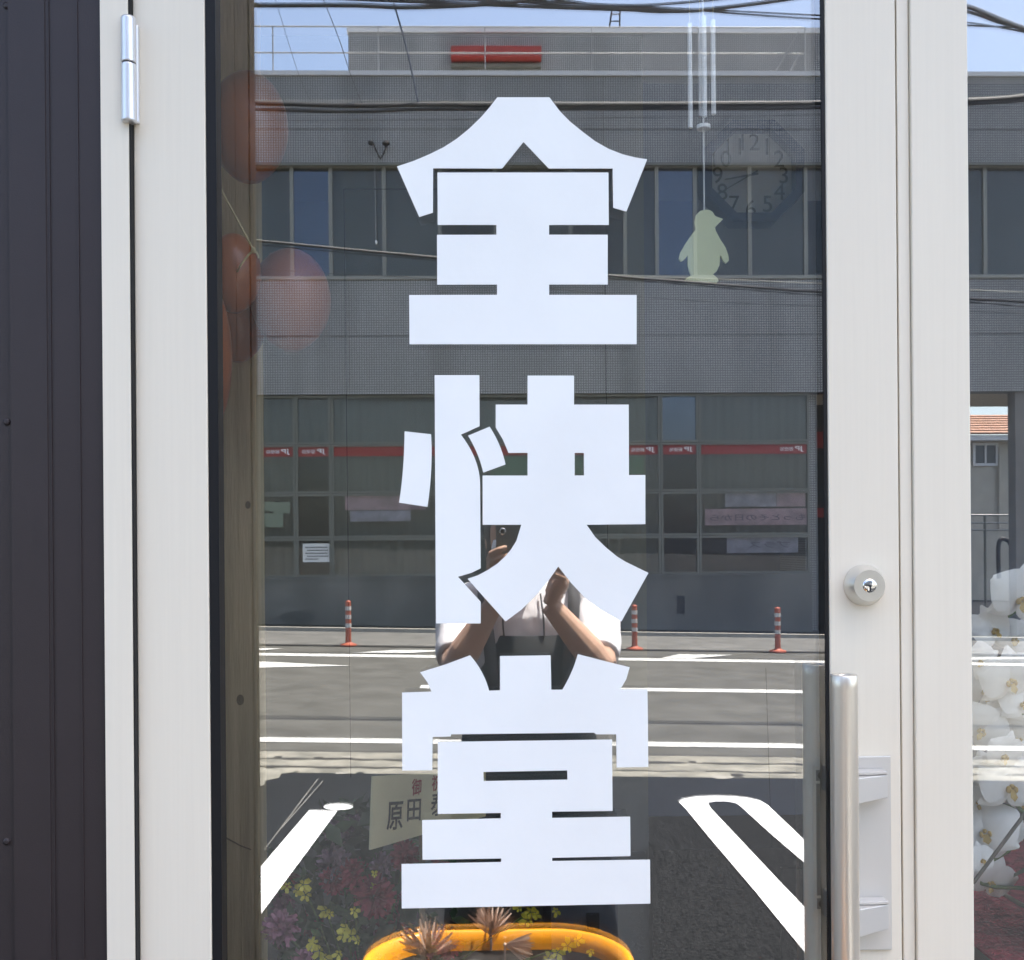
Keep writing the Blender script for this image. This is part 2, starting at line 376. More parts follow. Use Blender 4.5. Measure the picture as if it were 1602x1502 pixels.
kerb = slab('kerb', m_kerb, Y_KB, Y_KB-0.16, 0.06)
fore = slab('forecourt', m_lot, Y_KB-0.16, -40, 0.0)
def strip(name, y0, y1, x0, x1, m, parent, z=0.004, jag=0.0):
    b = MB(); n = max(2, int((x1-x0)/0.12)) if jag else 1; t = []; u = []
    for i in range(n+1):
        x = x0+(x1-x0)*i/n; j = random.uniform(-jag, jag); k = random.uniform(-jag, jag)
        t.append((x, y0+j, gz(x)+z)); u.append((x, y1+k, gz(x)+z))
    b.add(t+u, [(i, i+1, n+2+i, n+1+i) for i in range(n)])
    return b.build(name, m, parent)
# cracked joints of the gutter stones
strip('joint', yrow(1191.5), yrow(1189.5), -14, 14, m_crack, gut, 0.0, 0.025)
strip('joint', yrow(1204), yrow(1202.6), -14, 14, m_crack, gut, 0.0, 0.02)
strip('joint', yrow(1179.5), yrow(1176), -60, 60, m_crack, road, -0.008, 0.02)
strip('joint', yrow(1014.4), yrow(1012.6), -60, 60, m_crack, walk, 0.002, 0.015)
for i in range(40):                                          # weathered chips along the gutter
    x = random.uniform(-6, 6); y = yrow(random.choice((1190, 1203, 1211))) + random.uniform(-.05, .05); s = random.uniform(.015, .06)
    MB().poly([(x+s*1.6*math.cos(a)*random.uniform(.5, 1), y+s*math.sin(a)*random.uniform(.5, 1), gz(x)+0.0015+0.00005*i) for a in [k*math.pi/4 for k in range(8)]]).build('chip', m_crack if i % 3 else m_kerb, gut)
# lane lines
zl = -0.008
strip('lane_line', yrow(1163.6), yrow(1156.6), -60, 60, m_paint, road, zl)
strip('lane_line', yrow(1030), yrow(1026), -60, 60, m_paint, road, zl)
xs0 = G(659, 1070).x
strip('lane_line', yrow(1077.5), yrow(1072.5), xs0, xs0+5.2, m_paint, road, zl)
strip('lane_line', yrow(1077.5), yrow(1072.5), xs0-9.5, xs0-5, m_paint, road, zl)
def gpoly(name, pts, m, parent, off):
    return MB().poly([G(x, y, off) for x, y in pts]).build(name, m, parent)
for pts in ([(300, 1032), (410, 1035), (550, 1041.5), (480, 1043), (410, 1044.5), (300, 1046)],
            [(549, 1021.4), (615, 1017), (690, 1017.2), (683, 1019), (640, 1021.8)],
            [(330, 1014), (410, 1014.2), (443, 1014.6), (415, 1017), (330, 1018.2)],
            [(1035, 1029.5), (1062, 1023.5), (1146, 1024.5), (1110, 1028), (1080, 1030.6)],
            [(1430, 1030), (1500, 1029), (1640, 1028), (1640, 1031), (1500, 1032)]):
    gpoly('road_marking', pts, m_paint, road, zl+0.004)
# parking bay lines
zp = 0.004
gpoly('bay_line', [(483, 1268), (528, 1268.5), (470, 1347), (413, 1424), (330, 1536), (222, 1560), (330, 1442), (412, 1351)], m_paint_new, lot, zp)
el = [(529+23*math.cos(a), 1262.5+5*math.sin(a)) for a in [i*math.pi/12 for i in range(24)]]
gpoly('painted_spot', el, m_paint_new, lot, zp+0.003)
outer = [(1520, 1800), (1400, 1660), (1265, 1497), (1180, 1393), (1110, 1311), (1073, 1266), (1062, 1255), (1068, 1250), (1090, 1246), (1115, 1245), (1145, 1245.5), (1170, 1248), (1190, 1252.5), (1202, 1260), (1262, 1317), (1400, 1450), (1700, 1740)]
inner = [(1640, 1745), (1400, 1488), (1262, 1353), (1205, 1304), (1160, 1263), (1152, 1257), (1138, 1254.2), (1120, 1254), (1108, 1256), (1112, 1264), (1162, 1317), (1225, 1384), (1265, 1425), (1400, 1568), (1600, 1790)]
gpoly('bay_line', outer+inner, m_paint_new, lot, zp)
for a, c in (((413, 1330), (497, 1219)), ((440, 1296), (505, 1222))):
    p, q = G(*a, zp), G(*c, zp); d = (q-p).normalized(); s = d.cross(Vector((0, 0, 1)))*0.004
    MB().poly([p-s, p+s, q+s*1.3, q-s*1.3]).build('chalk_line', m_walk, lot)
p = G(412, 1228)
MB().poly([p+Vector((-1.2, -.25, .003)), p+Vector((.0, -.45, .003)), p+Vector((.15, -.40, .003)), p+Vector((.11, -.31, .003)), p+Vector((.05, -.29, .003)), p+Vector((.06, -.17, .003)), p+Vector((-.01, -.10, .003)), p+Vector((.01, .02, .003)), p+Vector((-.06, .08, .003)), p+Vector((-.2, .2, .003)), p+Vector((-1.2, .3, .003))]).build('concrete_spill', m_conc, lot)

# ================================================================== SHOP SHELL
XL = P(161.5, 750, -0.010).x
shop = empty('shop_building', (1.0, 1.3, 0), 'small shop with pale plaster interior behind the glazed door and window', 'shop')
B('floor', (-1.6, 0.09, -0.12), (4.0, 3.2, 0.02), m_floor, shop)
B('ceiling', (-1.6, 0.09, 2.72), (4.0, 3.2, 2.8), m_ceil, shop)
xdiv = P(1010, 700, 1.25).x
B('back_wall', (-1.6, 1.25, 0.02), (xdiv, 1.33, 2.72), m_plaster, shop)
B('back_wall', (xdiv, 1.5, 0.02), (4.0, 1.58, 2.72), m_blue_wall, shop)
B('side_wall', (xdiv-0.08, 1.332, 0.02), (xdiv-0.002, 1.5, 2.72), m_plaster, shop)
B('side_wall', (-1.68, 0.09, -0.1), (-1.6, 3.2, 2.8), m_plaster, shop)
B('side_wall', (4.0, 0.09, -0.2), (4.08, 3.2, 2.8), m_plaster, shop)
B('front_wall', (-1.68, 0.03, 2.53), (4.08, 0.088, 2.8), m_siding, shop)
B('front_wall', (-1.68, 0.03, -0.1), (XL-0.002, 0.088, 2.53), m_plaster, shop)
B('front_wall', (3.56, 0.0, -0.2), (4.08, 0.088, 2.53), m_siding, shop)
B('front_wall', (0.60, 0.03, -0.2), (3.56, 0.088, 0.5), m_siding, shop)
B('roof', (-3.0, -0.02, 2.962), (6.0, 4.0, 3.1), m_eave, shop)
B('roof_wall', (-1.68, 0.0, 2.802), (4.08, 3.2, 2.96), m_siding, shop)
B('added_eave', (-3.0, -0.38, 2.92), (6.0, -0.022, 3.04), m_eave, shop)  # unseen eave added to keep the sun off the door

# dark siding left of the door: ribbed sheets with screws
side = empty('siding_wall', ((XL-1.4)/2, 0, 0), 'dark purplish brown ribbed metal siding left of the door frame', 'wall')
def sx(px): return P(px, 750, 0).x
prof = [(-1.55, 0), (sx(18), 0), (sx(18.5), -0.004)]
def panel(x0, x1, y, grooves):
    pts = [(x0, y)]
    for gx, gw, gd in grooves: pts += [(gx-gw, y), (gx-gw*0.7, y+gd), (gx+gw*0.7, y+gd), (gx+gw, y)]
    pts += [(x1, y)]
    bk = [(x, y+0.012) for x, _ in pts][::-1]
    ring = pts+bk; b = MB()
    z0, z1 = -0.08, 2.53; n = len(ring); vs = [(x, yy, z0) for x, yy in ring]+[(x, yy, z1) for x, yy in ring]
    b.add(vs, [(i, (i+1) % n, n+(i+1) % n, n+i) for i in range(n)]); return b
panel(sx(20), XL-0.0015, -0.004, [(sx(80), 0.0022, 0.0012), (sx(86), 0.0016, 0.0012), (sx(128), 0.0012, -0.0012)]).build('siding_panel', m_siding, side)
panel(-1.0, sx(18.6), 0.0015, [(sx(-30), 0.003, 0.002)]).build('siding_panel', m_siding, side)
panel(-1.55, -1.002, -0.002, [(-1.3, 0.003, 0.002)]).build('siding_panel', m_siding, side)
for py in (8, 660, 1317):
    p = P(10, py, 0)
    MB().lathe((p.x, 0.0015, p.z), (0, -1, 0), [(0, 0.0042), (0.0015, 0.004), (0.0022, 0.002)], 12).build('screw', m_siding, side)

# ------------------------------------------------------------------ door frame, door
JF = -0.010
frame = empty('door_frame', (0, 0, 0), 'silver white aluminium frame standing around the glass shop door', 'door frame')
xg0, xg1 = P(205.5, 750, -0.010).x-0.001, P(213, 750, 0).x
xs_l = P(325.5, 750, 0).x; xs_r = P(1296, 750, 0).x
x_d1 = P(1406, 750, 0).x; x_m0 = P(1408.5, 750, 0).x; x_m1 = P(1427, 750, 0).x; x_m2 = P(1523.5, 750, JF).x
ZT = 2.42
B('jamb', (XL, JF, -0.06), (xg0+0.001, 0.06, ZT+0.08), m_alu, frame, 0.0006)
B('jamb', (x_m0, 0.001, -0.08), (x_m1, 0.06, ZT+0.08), m_alu, frame, 0.001)
B('gap_shade', (xg0+0.0011, JF+0.0012, -0.06), (xg1-0.0002, 0.06, ZT+0.004), m_dark, frame)  # black strip filling the hinge gap, its shade put into the colour
B('mullion', (x_m1+0.0006, JF+0.007, -0.08), (x_m2, 0.075, ZT+0.08), m_alu, frame, 0.0015)
B('head', (xg0+0.001, JF, ZT+0.005), (x_m0-0.001, 0.06, ZT+0.08), m_alu, frame, 0.0012)
B('threshold', (xg0+0.001, JF-0.02, -0.06), (x_m0-0.001, 0.06, 0.0), m_steel, frame)

door = empty('shop_door', ((xg1+x_d1)/2, 0, 0.004), 'silver white glazed door lettered with three big white characters', 'door')
zb, zt = 0.16, ZT-0.09
B('stile', (xg1, 0, 0.006), (xs_l, 0.036, ZT), m_alu, door, 0.0015)
B('stile', (xs_r, 0, 0.006), (x_d1, 0.036, ZT), m_alu, door, 0.0015)
B('top_rail', (xs_l+0.0005, 0, zt), (xs_r-0.0005, 0.036, ZT), m_alu, door, 0.0015)
B('bottom_rail', (xs_l+0.0005, 0, 0.006), (xs_r-0.0005, 0.036, zb), m_alu, door, 0.0015)
gk = MB()
GW, GR_ = 0.0118, 0.0045
gk.box((xs_l+0.0006, 0.0012, zb), (xs_l+GW, 0.0255, zt)).box((xs_r-GR_, 0.0012, zb), (xs_r-0.0006, 0.0255, zt))
gk.box((xs_l+GW+.0002, 0.0012, zt-GW), (xs_r-GR_-.0002, 0.0255, zt-0.0005)).box((xs_l+GW+.0002, 0.0012, zb+0.0005), (xs_r-GR_-.0002, 0.0255, zb+GW))
gk.build('gasket', m_rubber, door)
def pane(name, x0, x1, z0, z1, y, t, mg, parent):
    b = MB(); b.box((x0, y, z0), (x1, y+t, z1)); b.mi = [1, 1, 0, 1, 1, 1]
    # faces: 2 is the outward (-y) face; the inward face stays clear
    b.mi = [1, 1, 0, 1, 2, 1]
    return b.build(name, [mg, m_gedge, m_clear], parent)
m_clear = glass('clear_face', 0.0)
outer_pane = pane('glass_pane', xs_l+0.004, xs_r-0.002, zb+0.004, zt-0.004, GLY, 0.004, m_go, door)
inner_pane = pane('glass_pane', xs_l+0.004, xs_r-0.002, zb+0.004, zt-0.004, GLY+0.0165, 0.004, m_gi, door)
# thin dark edges of a clear film behind the glass
yf = GLY+0.0163
def film(a, c, wpx=1.0):
    p, q = P(*a, yf), P(*c, yf); s = 0.00042*wpx
    d = (q-p).normalized(); nrm = Vector((-d.z, 0, d.x))*s
    vs = [p-nrm, p+nrm, q+nrm, q-nrm]
    bb = MB().add([v for v in vs]+[v+Vector((0, -0.0006, 0)) for v in vs], [(0, 1, 2, 3), (7, 6, 5, 4), (0, 4, 5, 1), (1, 5, 6, 2), (2, 6, 7, 3), (3, 7, 4, 0)])
    bb.build('film_edge', m_film, door)
film((538, 296), (549, 1216), 0.9); film((538, 296), (684, 296), 0.7); film((947, 430), (951, 905), 0.8); film((1198, 1045), (1207, 1330), 0.55)

# ------------------------------------------------------------------ the three characters
VY = GLY-0.0004
def L(pts): return [(P(x, y, VY).x, P(x, y, VY).z) for x, y in pts]
def character(label, strokes):
    e = empty('vinyl_character', (0, 0, 0)); e.parent = door; e['label'] = label
    for loops in strokes:
        flat_shape('stroke', [L(lp) for lp in loops], VY, 0.0005, m_vinyl, e)
a0, a1 = (859.6, 152.3), (1012.5, 249.4); b0, b1 = (621, 260.5), (778, 152.3)
roof = [b1, a0]+[(874.8, 173), (892, 190.5), (912, 206.7), (931, 221), (952, 233), (974, 241.5), (994, 246.5)]+[a1, (980, 331), (959.3, 325.2), (958.4, 263.7), (858.5, 263.7), (819, 222.2), (785.5, 263.7), (677.6, 263.4), (677.3, 332.7), (655.8, 339.6), b0]+[(647, 252), (671.6, 241.6), (694, 230.5), (714.5, 217.3), (734, 201.5), (751.7, 184.4), (766, 168)]
king = [(684.4, 270), (951.8, 270), (952.4, 352), (859, 352), (859, 367.3), (950.7, 367.3), (950.7, 445.2), (859, 445.2), (859, 461.5), (996, 461.5), (996, 538.5), (640.6, 538.7), (640, 461.7), (777.5, 461.5), (777.5, 445.3), (684, 445.5), (683.6, 367.5), (776.6, 367.3), (776.6, 352), (684.7, 352)]
character('white vinyl character at the top of the door glass', [[roof], [king]])
dotl = [(632.9, 674.8), (674.4, 679.4)]+qb((674.4, 679.4), (674.6, 735), (668.7, 793))+[(668.7, 793), (624.3, 786.4)]+qb((624.3, 786.4), (630.5, 733), (632.9, 674.8))
bar = [(679.9, 586.9), (750, 586.9), (750.3, 666.8), (721, 680)]+qb((721, 680), (742.3, 716), (751, 753))+[(751, 753), (752, 889.2), (738, 896), (716.5, 902.4), (752, 941.6), (752, 975.4), (682, 975.4)]
dots = [(732.2, 681.6), (766, 667.6)]+qb((766, 667.6), (781, 695.5), (791, 726.6))+[(791, 726.6), (756, 739.5)]+qb((756, 739.5), (746.8, 710.3), (732.2, 681.6))
kai = [(825.3, 587.7), (898, 587.7), (898, 633), (983.6, 633), (983.9, 743.2), (1009.6, 743.2), (1009.6, 820), (917.7, 821), (931, 840), (948.5, 857), (965, 870.5), (979.3, 879.2), (1014.5, 896.3), (972.1, 972.2), (940, 954), (914, 934), (893, 911.5), (873.4, 886.3), (857.6, 909.2), (836.2, 934.1), (816, 953.6), (790.9, 972.2), (731.4, 905.5), (748, 900), (764.6, 891), (778, 882), (790.4, 870.6), (800, 859), (808, 846), (815.5, 821), (755, 821), (755, 744), (825.3, 744), (825.3, 708.6), (795.5, 708.6), (786.5, 687.4), (775.5, 668.8), (775.5, 633), (825.3, 633)]
hole = [(899, 708.6), (913.5, 708.6), (913.5, 743.8), (899, 743.8)]
character('white vinyl character in the middle of the door glass', [[dotl], [bar], [dots], [kai, hole]])
dtop = [(629, 1083.5), (675, 1082), (668.6, 1067.4), (657.2, 1051.8), (697, 1039.5), (735.4, 1025.2)]+qb((735.4, 1025.2), (753.5, 1051), (765.2, 1080.5))+[(765.2, 1080.5), (782.2, 1080), (782.2, 1026.4), (861.3, 1025.2), (862.5, 1079.1), (879.8, 1079)]+qb((879.8, 1079), (893.8, 1052), (904, 1023.4))+[(904, 1023.4), (945, 1034), (985.2, 1043.9), (979.6, 1063), (970.3, 1078.5), (1013, 1078.5), (1014.2, 1199.8), (964.7, 1200.6), (964, 1148.8), (932.2, 1148.8), (929.3, 1146.2), (706, 1148.8), (705, 1152.3), (676.8, 1152.9), (676.2, 1205), (629.3, 1205.6)]
dbot = [(685, 1160.8), (957.4, 1157), (958.3, 1268.6), (863.7, 1269.8), (863.7, 1279.7), (985.8, 1277.7), (986.4, 1339.2), (864, 1342.1), (864, 1347.1), (1016.9, 1345), (1017.4, 1413.6), (628.5, 1421.2), (628.2, 1351.8), (784, 1348.6), (784, 1343), (661, 1345), (660.4, 1283), (783.4, 1280.3), (783.4, 1271.8), (684.7, 1273.3)]
dhole = [(756.2, 1207.7), (887.4, 1205.3), (887.7, 1219.7), (756.8, 1222)]
character('white vinyl character at the bottom of the door glass', [[dtop], [dbot, dhole]])

# ------------------------------------------------------------------ hinge, lock, handle
hy = -0.0125
pt, pb = P(200, 26, hy), P(203, 192, hy); hx = (pt.x+pb.x)/2; hr = 0.0086
hz = P(200, 100, hy).z
hin = MB().lathe((hx, hy, pb.z), (0, 0, 1), [(0, hr*0.8), (0.0015, hr), (hz-pb.z-0.0012, hr), (hz-pb.z-0.0008, hr*0.9)], 32)
hin.build('hinge_knuckle', m_hinge, door)
MB().lathe((hx, hy, hz), (0, 0, 1), [(0.0008, hr*0.9), (0.0012, hr), (pt.z-hz-0.003, hr), (pt.z-hz-0.0008, hr*0.86), (pt.z-hz, hr*0.5)], 32).build('hinge_knuckle', m_hinge, door)
MB().lathe((hx, hy, hz-0.0012), (0, 0, 1), [(0, hr*0.82), (0.0024, hr*0.82)], 24).build('hinge_pin', m_rubber, door)
B('hinge_leaf', (hx+0.003, -0.0065, P(215, 196, 0).z), (P(219.5, 100, 0).x, -0.0005, P(215, 42, 0).z), m_hinge, door, 0.002)
lc = P(1352, 915.5, 0)
lock = MB().lathe((lc.x, -0.0004, lc.z), (0, -1, 0), [(0, 0.0245), (0.002, 0.0243), (0.0155, 0.0188), (0.0172, 0.0182)], 48)
lo_ = lock.build('lock_cylinder', m_lock, door)
MB().lathe((lc.x, -0.0176, lc.z), (0, -1, 0), [(0, 0.0082), (0.0008, 0.0075), (0.0015, 0.0055), (0.0018, 0.002)], 24).build('key_plug', m_chrome, lo_)
B('keyway', (lc.x-0.0007, -0.0204, lc.z-0.0065), (lc.x+0.0007, -0.0192, lc.z+0.0005), m_ink, lo_)
B('keyway', (lc.x-0.0066, -0.0201, lc.z-0.0001), (lc.x-0.0009, -0.0193, lc.z+0.0011), m_ink, lo_)
by = -0.048; br_ = 0.0152
bt = P(1319, 1055, by); bb_ = P(1324.5, 1500, by); bx = (bt.x+bb_.x)/2
handle = MB().lathe((bx, by, 0.72), (0, 0, 1), [(0, br_*0.9), (0.001, br_), (bt.z-0.72-0.0012, br_), (bt.z-0.72, br_*0.93), (bt.z-0.72-0.0004, br_*0.55), (bt.z-0.72-0.002, br_*0.5)], 40)
hd = handle.build('pull_handle', m_steel, door)
z1, z2 = P(1368, 1182, 0).z, P(1370, 1484, 0).z
xb0, xb1 = bx+0.008, P(1392, 1300, 0).x
B('mounting_plate', (xb0, -0.005, z2), (xb1, -0.0004, z1), m_plate, hd, 0.001)
for (r0, r1) in ((1213, 1254), (1416, 1460)):
    za, zc = P(1368, r0, -0.02).z, P(1368, r1, -0.02).z
    q = MB(); x0, x1 = xb0+0.0005, P(1391, 1300, -0.02).x-0.001
    yb0 = by+br_*0.8
    q.add([(x0, -0.0052, za), (x1, -0.0052, za), (x1, -0.019, za), (bx+0.011, by+0.010, za), (bx+0.002, by+0.013, za),
           (x0, -0.0052, zc), (x1, -0.0052, zc+0.003), (x1, -0.019, zc+0.004), (bx+0.011, by+0.010, zc), (bx+0.002, by+0.013, zc)],
          [(0, 1, 2, 3, 4), (9, 8, 7, 6, 5), (0, 5, 6, 1), (1, 6, 7, 2), (2, 7, 8, 3), (3, 8, 9, 4), (4, 9, 5, 0)])
    q.build('bracket', m_plate, hd, bevel=0.0008)
    B('bracket_cap', (x0+0.001, -0.0215, za+0.0008), (x1-0.0005, -0.006, za+0.0046), m_plate, hd, 0.0008)
# matching bar on the inside, seen through the glass
iy = 0.060; ir = 0.0165
it_ = P(1275, 1039, iy); ix = P(1277.5, 1270, iy).x
inn = MB().lathe((ix, iy, 0.72), (0, 0, 1), [(0, ir*0.9), (0.001, ir), (it_.z-0.72-0.0012, ir), (it_.z-0.72, ir*0.93)], 36).build('inner_handle', m_inner, door)
zt2, zb2 = P(1280, 1198, iy-ir).z, P(1280, 1426, iy-ir).z
xl, xr = P(1270.5, 1300, iy-ir).x, P(1296, 1300, iy-ir).x
B('backing_strip', (xl, iy-ir-0.0036, zb2), (xr+.012, iy-ir-0.0006, zt2), m_inner, inn, 0.0006)
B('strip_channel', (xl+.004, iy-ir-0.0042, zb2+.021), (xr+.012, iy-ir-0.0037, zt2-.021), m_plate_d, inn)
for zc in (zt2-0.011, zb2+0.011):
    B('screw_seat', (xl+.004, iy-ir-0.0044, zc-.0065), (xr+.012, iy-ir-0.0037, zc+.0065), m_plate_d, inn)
    MB().lathe((xl+.0105, iy-ir-0.0045, zc), (0, -1, 0), [(0, 0.0046), (0.0015, 0.0042), (0.0017, 0.0022)], 16).build('screw', m_rubber, inn)
for zc in (z1-.03, z2+.03):
    MB().box((ix+.004, .037, zc-.012), (ix+.03, iy-.002, zc+.012)).build('inner_bracket', m_inner, inn)

# ------------------------------------------------------------------ shop window on the right
win = empty('shop_window', (1.4, 0, 0.5), 'wide fixed shop window right of the door with orchids behind', 'window')
wx1 = 3.5
B('sill', (x_m2+0.001, JF, 0.5), (wx1, 0.075, 0.56), m_alu, win, 0.0015)
B('head', (x_m2+0.001, JF, ZT+0.02), (wx1, 0.075, ZT+0.08), m_alu, win, 0.0015)
B('jamb', (wx1+0.001, JF, 0.5), (wx1+0.055, 0.075, ZT+0.08), m_alu, win, 0.0015)
pane('glass_pane', x_m2+0.0005, wx1, 0.561, ZT+0.019, GLY, 0.004, m_go, win)
pane('glass_pane', x_m2+0.0005, wx1, 0.561, ZT+0.019, GLY+0.0165, 0.004, m_gi, win)

# ------------------------------------------------------------------ dark wing wall outside on the left
wing = empty('wing_wall', (-0.64, -0.95, gz(-0.6)), 'dark metal clad wing wall whose reflection darkens the left glass edge', 'wall')
yw = RY(1.445)
wxx = P(400.5, 700, 1.445).x
y0 = -0.93; k = 0
while y0 > yw+0.06:
    y1 = max(y0-0.16, yw+0.056)
    B('siding_panel', (wxx-0.03, y1+0.0015, gz(-.6)), (wxx-0.0+(-0.0008 if k % 2 else 0), y0, 3.35), m_wing, wing); y0 = y1; k += 1
B('corner_trim', (wxx-0.06, yw, gz(-.6)), (wxx+0.004, yw+0.054, 3.35), m_wing, wing)
# wooden post inside, behind the balloons
QY = 0.52
xq1 = P(400, 700, QY).x
wpost = empty('wood_post', (xq1-.1, QY+.03, 0.021), 'weathered beige wooden post with knots standing inside behind the balloons', 'post')
b = MB(); b.box((xq1-.24, QY, 0.021), (xq1, QY+.064, 2.715)); b.mi = [0, 0, 0, 1, 0, 0]  # right side face painted paler, its brighter light put into the colour
b.build('post', [m_wood, m_wood_light], wpost, bevel=0.003)
for (px, py, r) in ((376, 1095, 0.007), (388, 790, 0.005)):
    q = P(px, py, QY); b = MB()
    for j in range(3):
        rr = r*(1-.28*j); b.add([(q.x+rr*.9*math.cos(t), QY-.0006-.0004*j, q.z+rr*1.3*math.sin(t)) for t in [i*math.pi/8 for i in range(16)]], [tuple(range(16))])
    b.build('knot', m_knot, wpost)
MB().tube([P(347, 1307, QY-.001), P(375, 1322, QY-.001), P(393, 1329, QY-.001)], 0.0012, 5).build('crack', m_knot, wpost)

# ================================================================== POST OFFICE over the road
FY = -Y_WALL+2*GLY                                           # mirrored depth of its front
yF = RY(FY)
def FX(px, row=620): return P(px, row, FY).x
def FZ(row, px=801): return P(px, row, FY).z
po = empty('post_office', (0, yF-4, gz(0)), 'two storey grey mosaic tiled post office across the road, mirrored in glass', 'building')
xA, xB, xE = -11.0, FX(1268), 12.5
zc0, zt0, zt1, zw1, zm0, zm1, zl0, zl1 = FZ(112), FZ(119), FZ(257), FZ(432), FZ(437), FZ(616), FZ(621), FZ(905)
B('tile_wall', (xA, yF-0.3, zt1), (xE, yF, zt0), m_tile, po)
B('tile_wall', (xA, yF-0.3, zm1), (xE, yF, zm0), m_tile, po)
B('parapet_cap', (xA-.03, yF-0.34, zt0+0.001), (xE+.03, yF+0.04, zc0), m_cap, po)
B('window_sill', (xA, yF-0.25, zm0+0.001), (xE, yF+0.03, zw1), m_winfr_l, po)
B('base_wall', (xA, yF-0.3, gz(xE)-0.3), (xB, yF+0.02, zl1), m_base, po)
B('base_coping', (xA, yF-0.2, zl1+0.001), (xB, yF+0.035, zl1+0.05), m_base, po)
B('roof_slab', (xA, yF-9, zt1+0.4), (xE, yF-0.302, zt1+0.7), m_cap, po)
B('side_wall', (xA, yF-9, -0.3), (xA+0.3, yF-0.302, zt1+0.398), m_tile, po)
B('side_wall', (xB-0.02, yF-9, -0.6), (xB+0.2, yF-0.302, zm1+0.2), m_tile, po)
B('rear_wall', (xA+0.3, yF-9, -0.4), (xB-0.02, yF-8.8, zt1+0.398), m_tile, po)
B('side_wall', (xE-0.3, yF-2.1, zm1), (xE, yF-0.302, zt1+0.398), m_tile, po)
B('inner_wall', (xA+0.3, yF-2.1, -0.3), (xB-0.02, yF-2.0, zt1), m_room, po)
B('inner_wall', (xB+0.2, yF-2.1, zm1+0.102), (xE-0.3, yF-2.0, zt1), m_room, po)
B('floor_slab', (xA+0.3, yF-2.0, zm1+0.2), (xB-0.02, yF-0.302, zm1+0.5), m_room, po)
B('soffit', (xB+0.2, yF-2.1, zm1), (xE-0.3, yF-0.302, zm1+0.1), m_soffit, po)
# ground floor past the last window: recessed dark entrance, open passage, column
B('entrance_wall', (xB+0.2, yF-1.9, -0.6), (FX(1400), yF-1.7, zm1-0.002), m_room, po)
B('entrance_panel', (xB+0.21, yF-1.69, FZ(688, 1275)), (xB+0.9, yF-1.66, FZ(660, 1275)), m_red, po)
B('entrance_panel', (xB+0.21, yF-1.69, FZ(806, 1275)), (xB+0.9, yF-1.66, FZ(790, 1275)), m_red, po)
xc = P(1578, 800, FY+0.32).x
B('column', (xc, yF-0.32, -0.6), (xc+0.8, yF-0.05, zm1-0.002), m_colm, po)
# penthouse, railing, sign on the roof
yP = yF-3.2; PYv = RY(yP)
def PX(px, row=80): return P(px, row, PYv).x
def PZ(row, px=801): return P(px, row, PYv).z
xp0, xp1 = PX(545), PX(1430)
B('penthouse_wall', (xp0, yP-4, zt1+0.7), (xp1, yP, PZ(51)), m_tile, po)
B('penthouse_cap', (xp0-.03, yP-4.03, PZ(51)+0.001), (xp1+.03, yP+0.03, PZ(43)), m_cap, po)
B('roof_sign', (PX(706), yP+0.02, PZ(98)), (PX(846), yP+0.3, PZ(82)), m_red, po)
B('sign_shadow', (PX(706), yP+0.002, PZ(108)), (PX(846), yP+0.12, PZ(104)), m_winfr, po)  # dark bar drawn for the shadow beneath the red sign
rl = MB()
yR = yF-0.2; RYv = RY(yR)
def RP(px, row): p = P(px, row, RYv); return Vector((p.x, yR, p.z))
for row in (42, 83): rl.tube([Vector((xA+1, yR, RP(801, row).z)), Vector((FX(1268), yR, RP(801, row).z))], 0.014, 6)
rl.build('guard_rail', m_rail, po)
for px in (300, 427, 592, 759, 926, 1093, 1260):
    MB().tube([Vector((RP(px, 100).x, yR, zc0-0.02)), Vector((RP(px, 100).x, yR, RP(801, 42).z))], 0.013, 6).build('rail_post', m_rail, po)
for a, c in (((1213, 113), (1249, 50)), ((1235, 113), (1250, 86))):
    MB().tube([RP(*a), RP(*c)], 0.02, 6).build('rail_brace', m_rail, po)
an = MB()
def AP(px, row): p = P(px, row, PYv+2); return Vector((p.x, RY(PYv+2), p.z))
an.tube([AP(952, 52), AP(957, 18)], 0.02, 5).tube([AP(969, 52), AP(970, 18)], 0.02, 5)
for r in (22, 33): an.tube([AP(955, r), AP(970, r)], 0.015, 5)
an.build('antenna_frame', m_cable, po)

for row in (202, 525):
    B('joint', (xA, yF+0.0003, FZ(row)-.006), (xE, yF+0.0016, FZ(row)+.006), m_crack, po)
for px in (300, 547, 947, 1207, 1400, 1700):
    B('joint', (FX(px)-.006, yF+0.0003, zm1), (FX(px)+.006, yF+0.0012, zm0), m_crack, po)
    B('joint', (FX(px)-.006, yF+0.0003, zt1), (FX(px)+.006, yF+0.0012, zt0), m_crack, po)
B('hood', (xA, yF+0.001, zt1-0.03), (xE, yF+0.045, zt1+0.01), m_winfr, po)
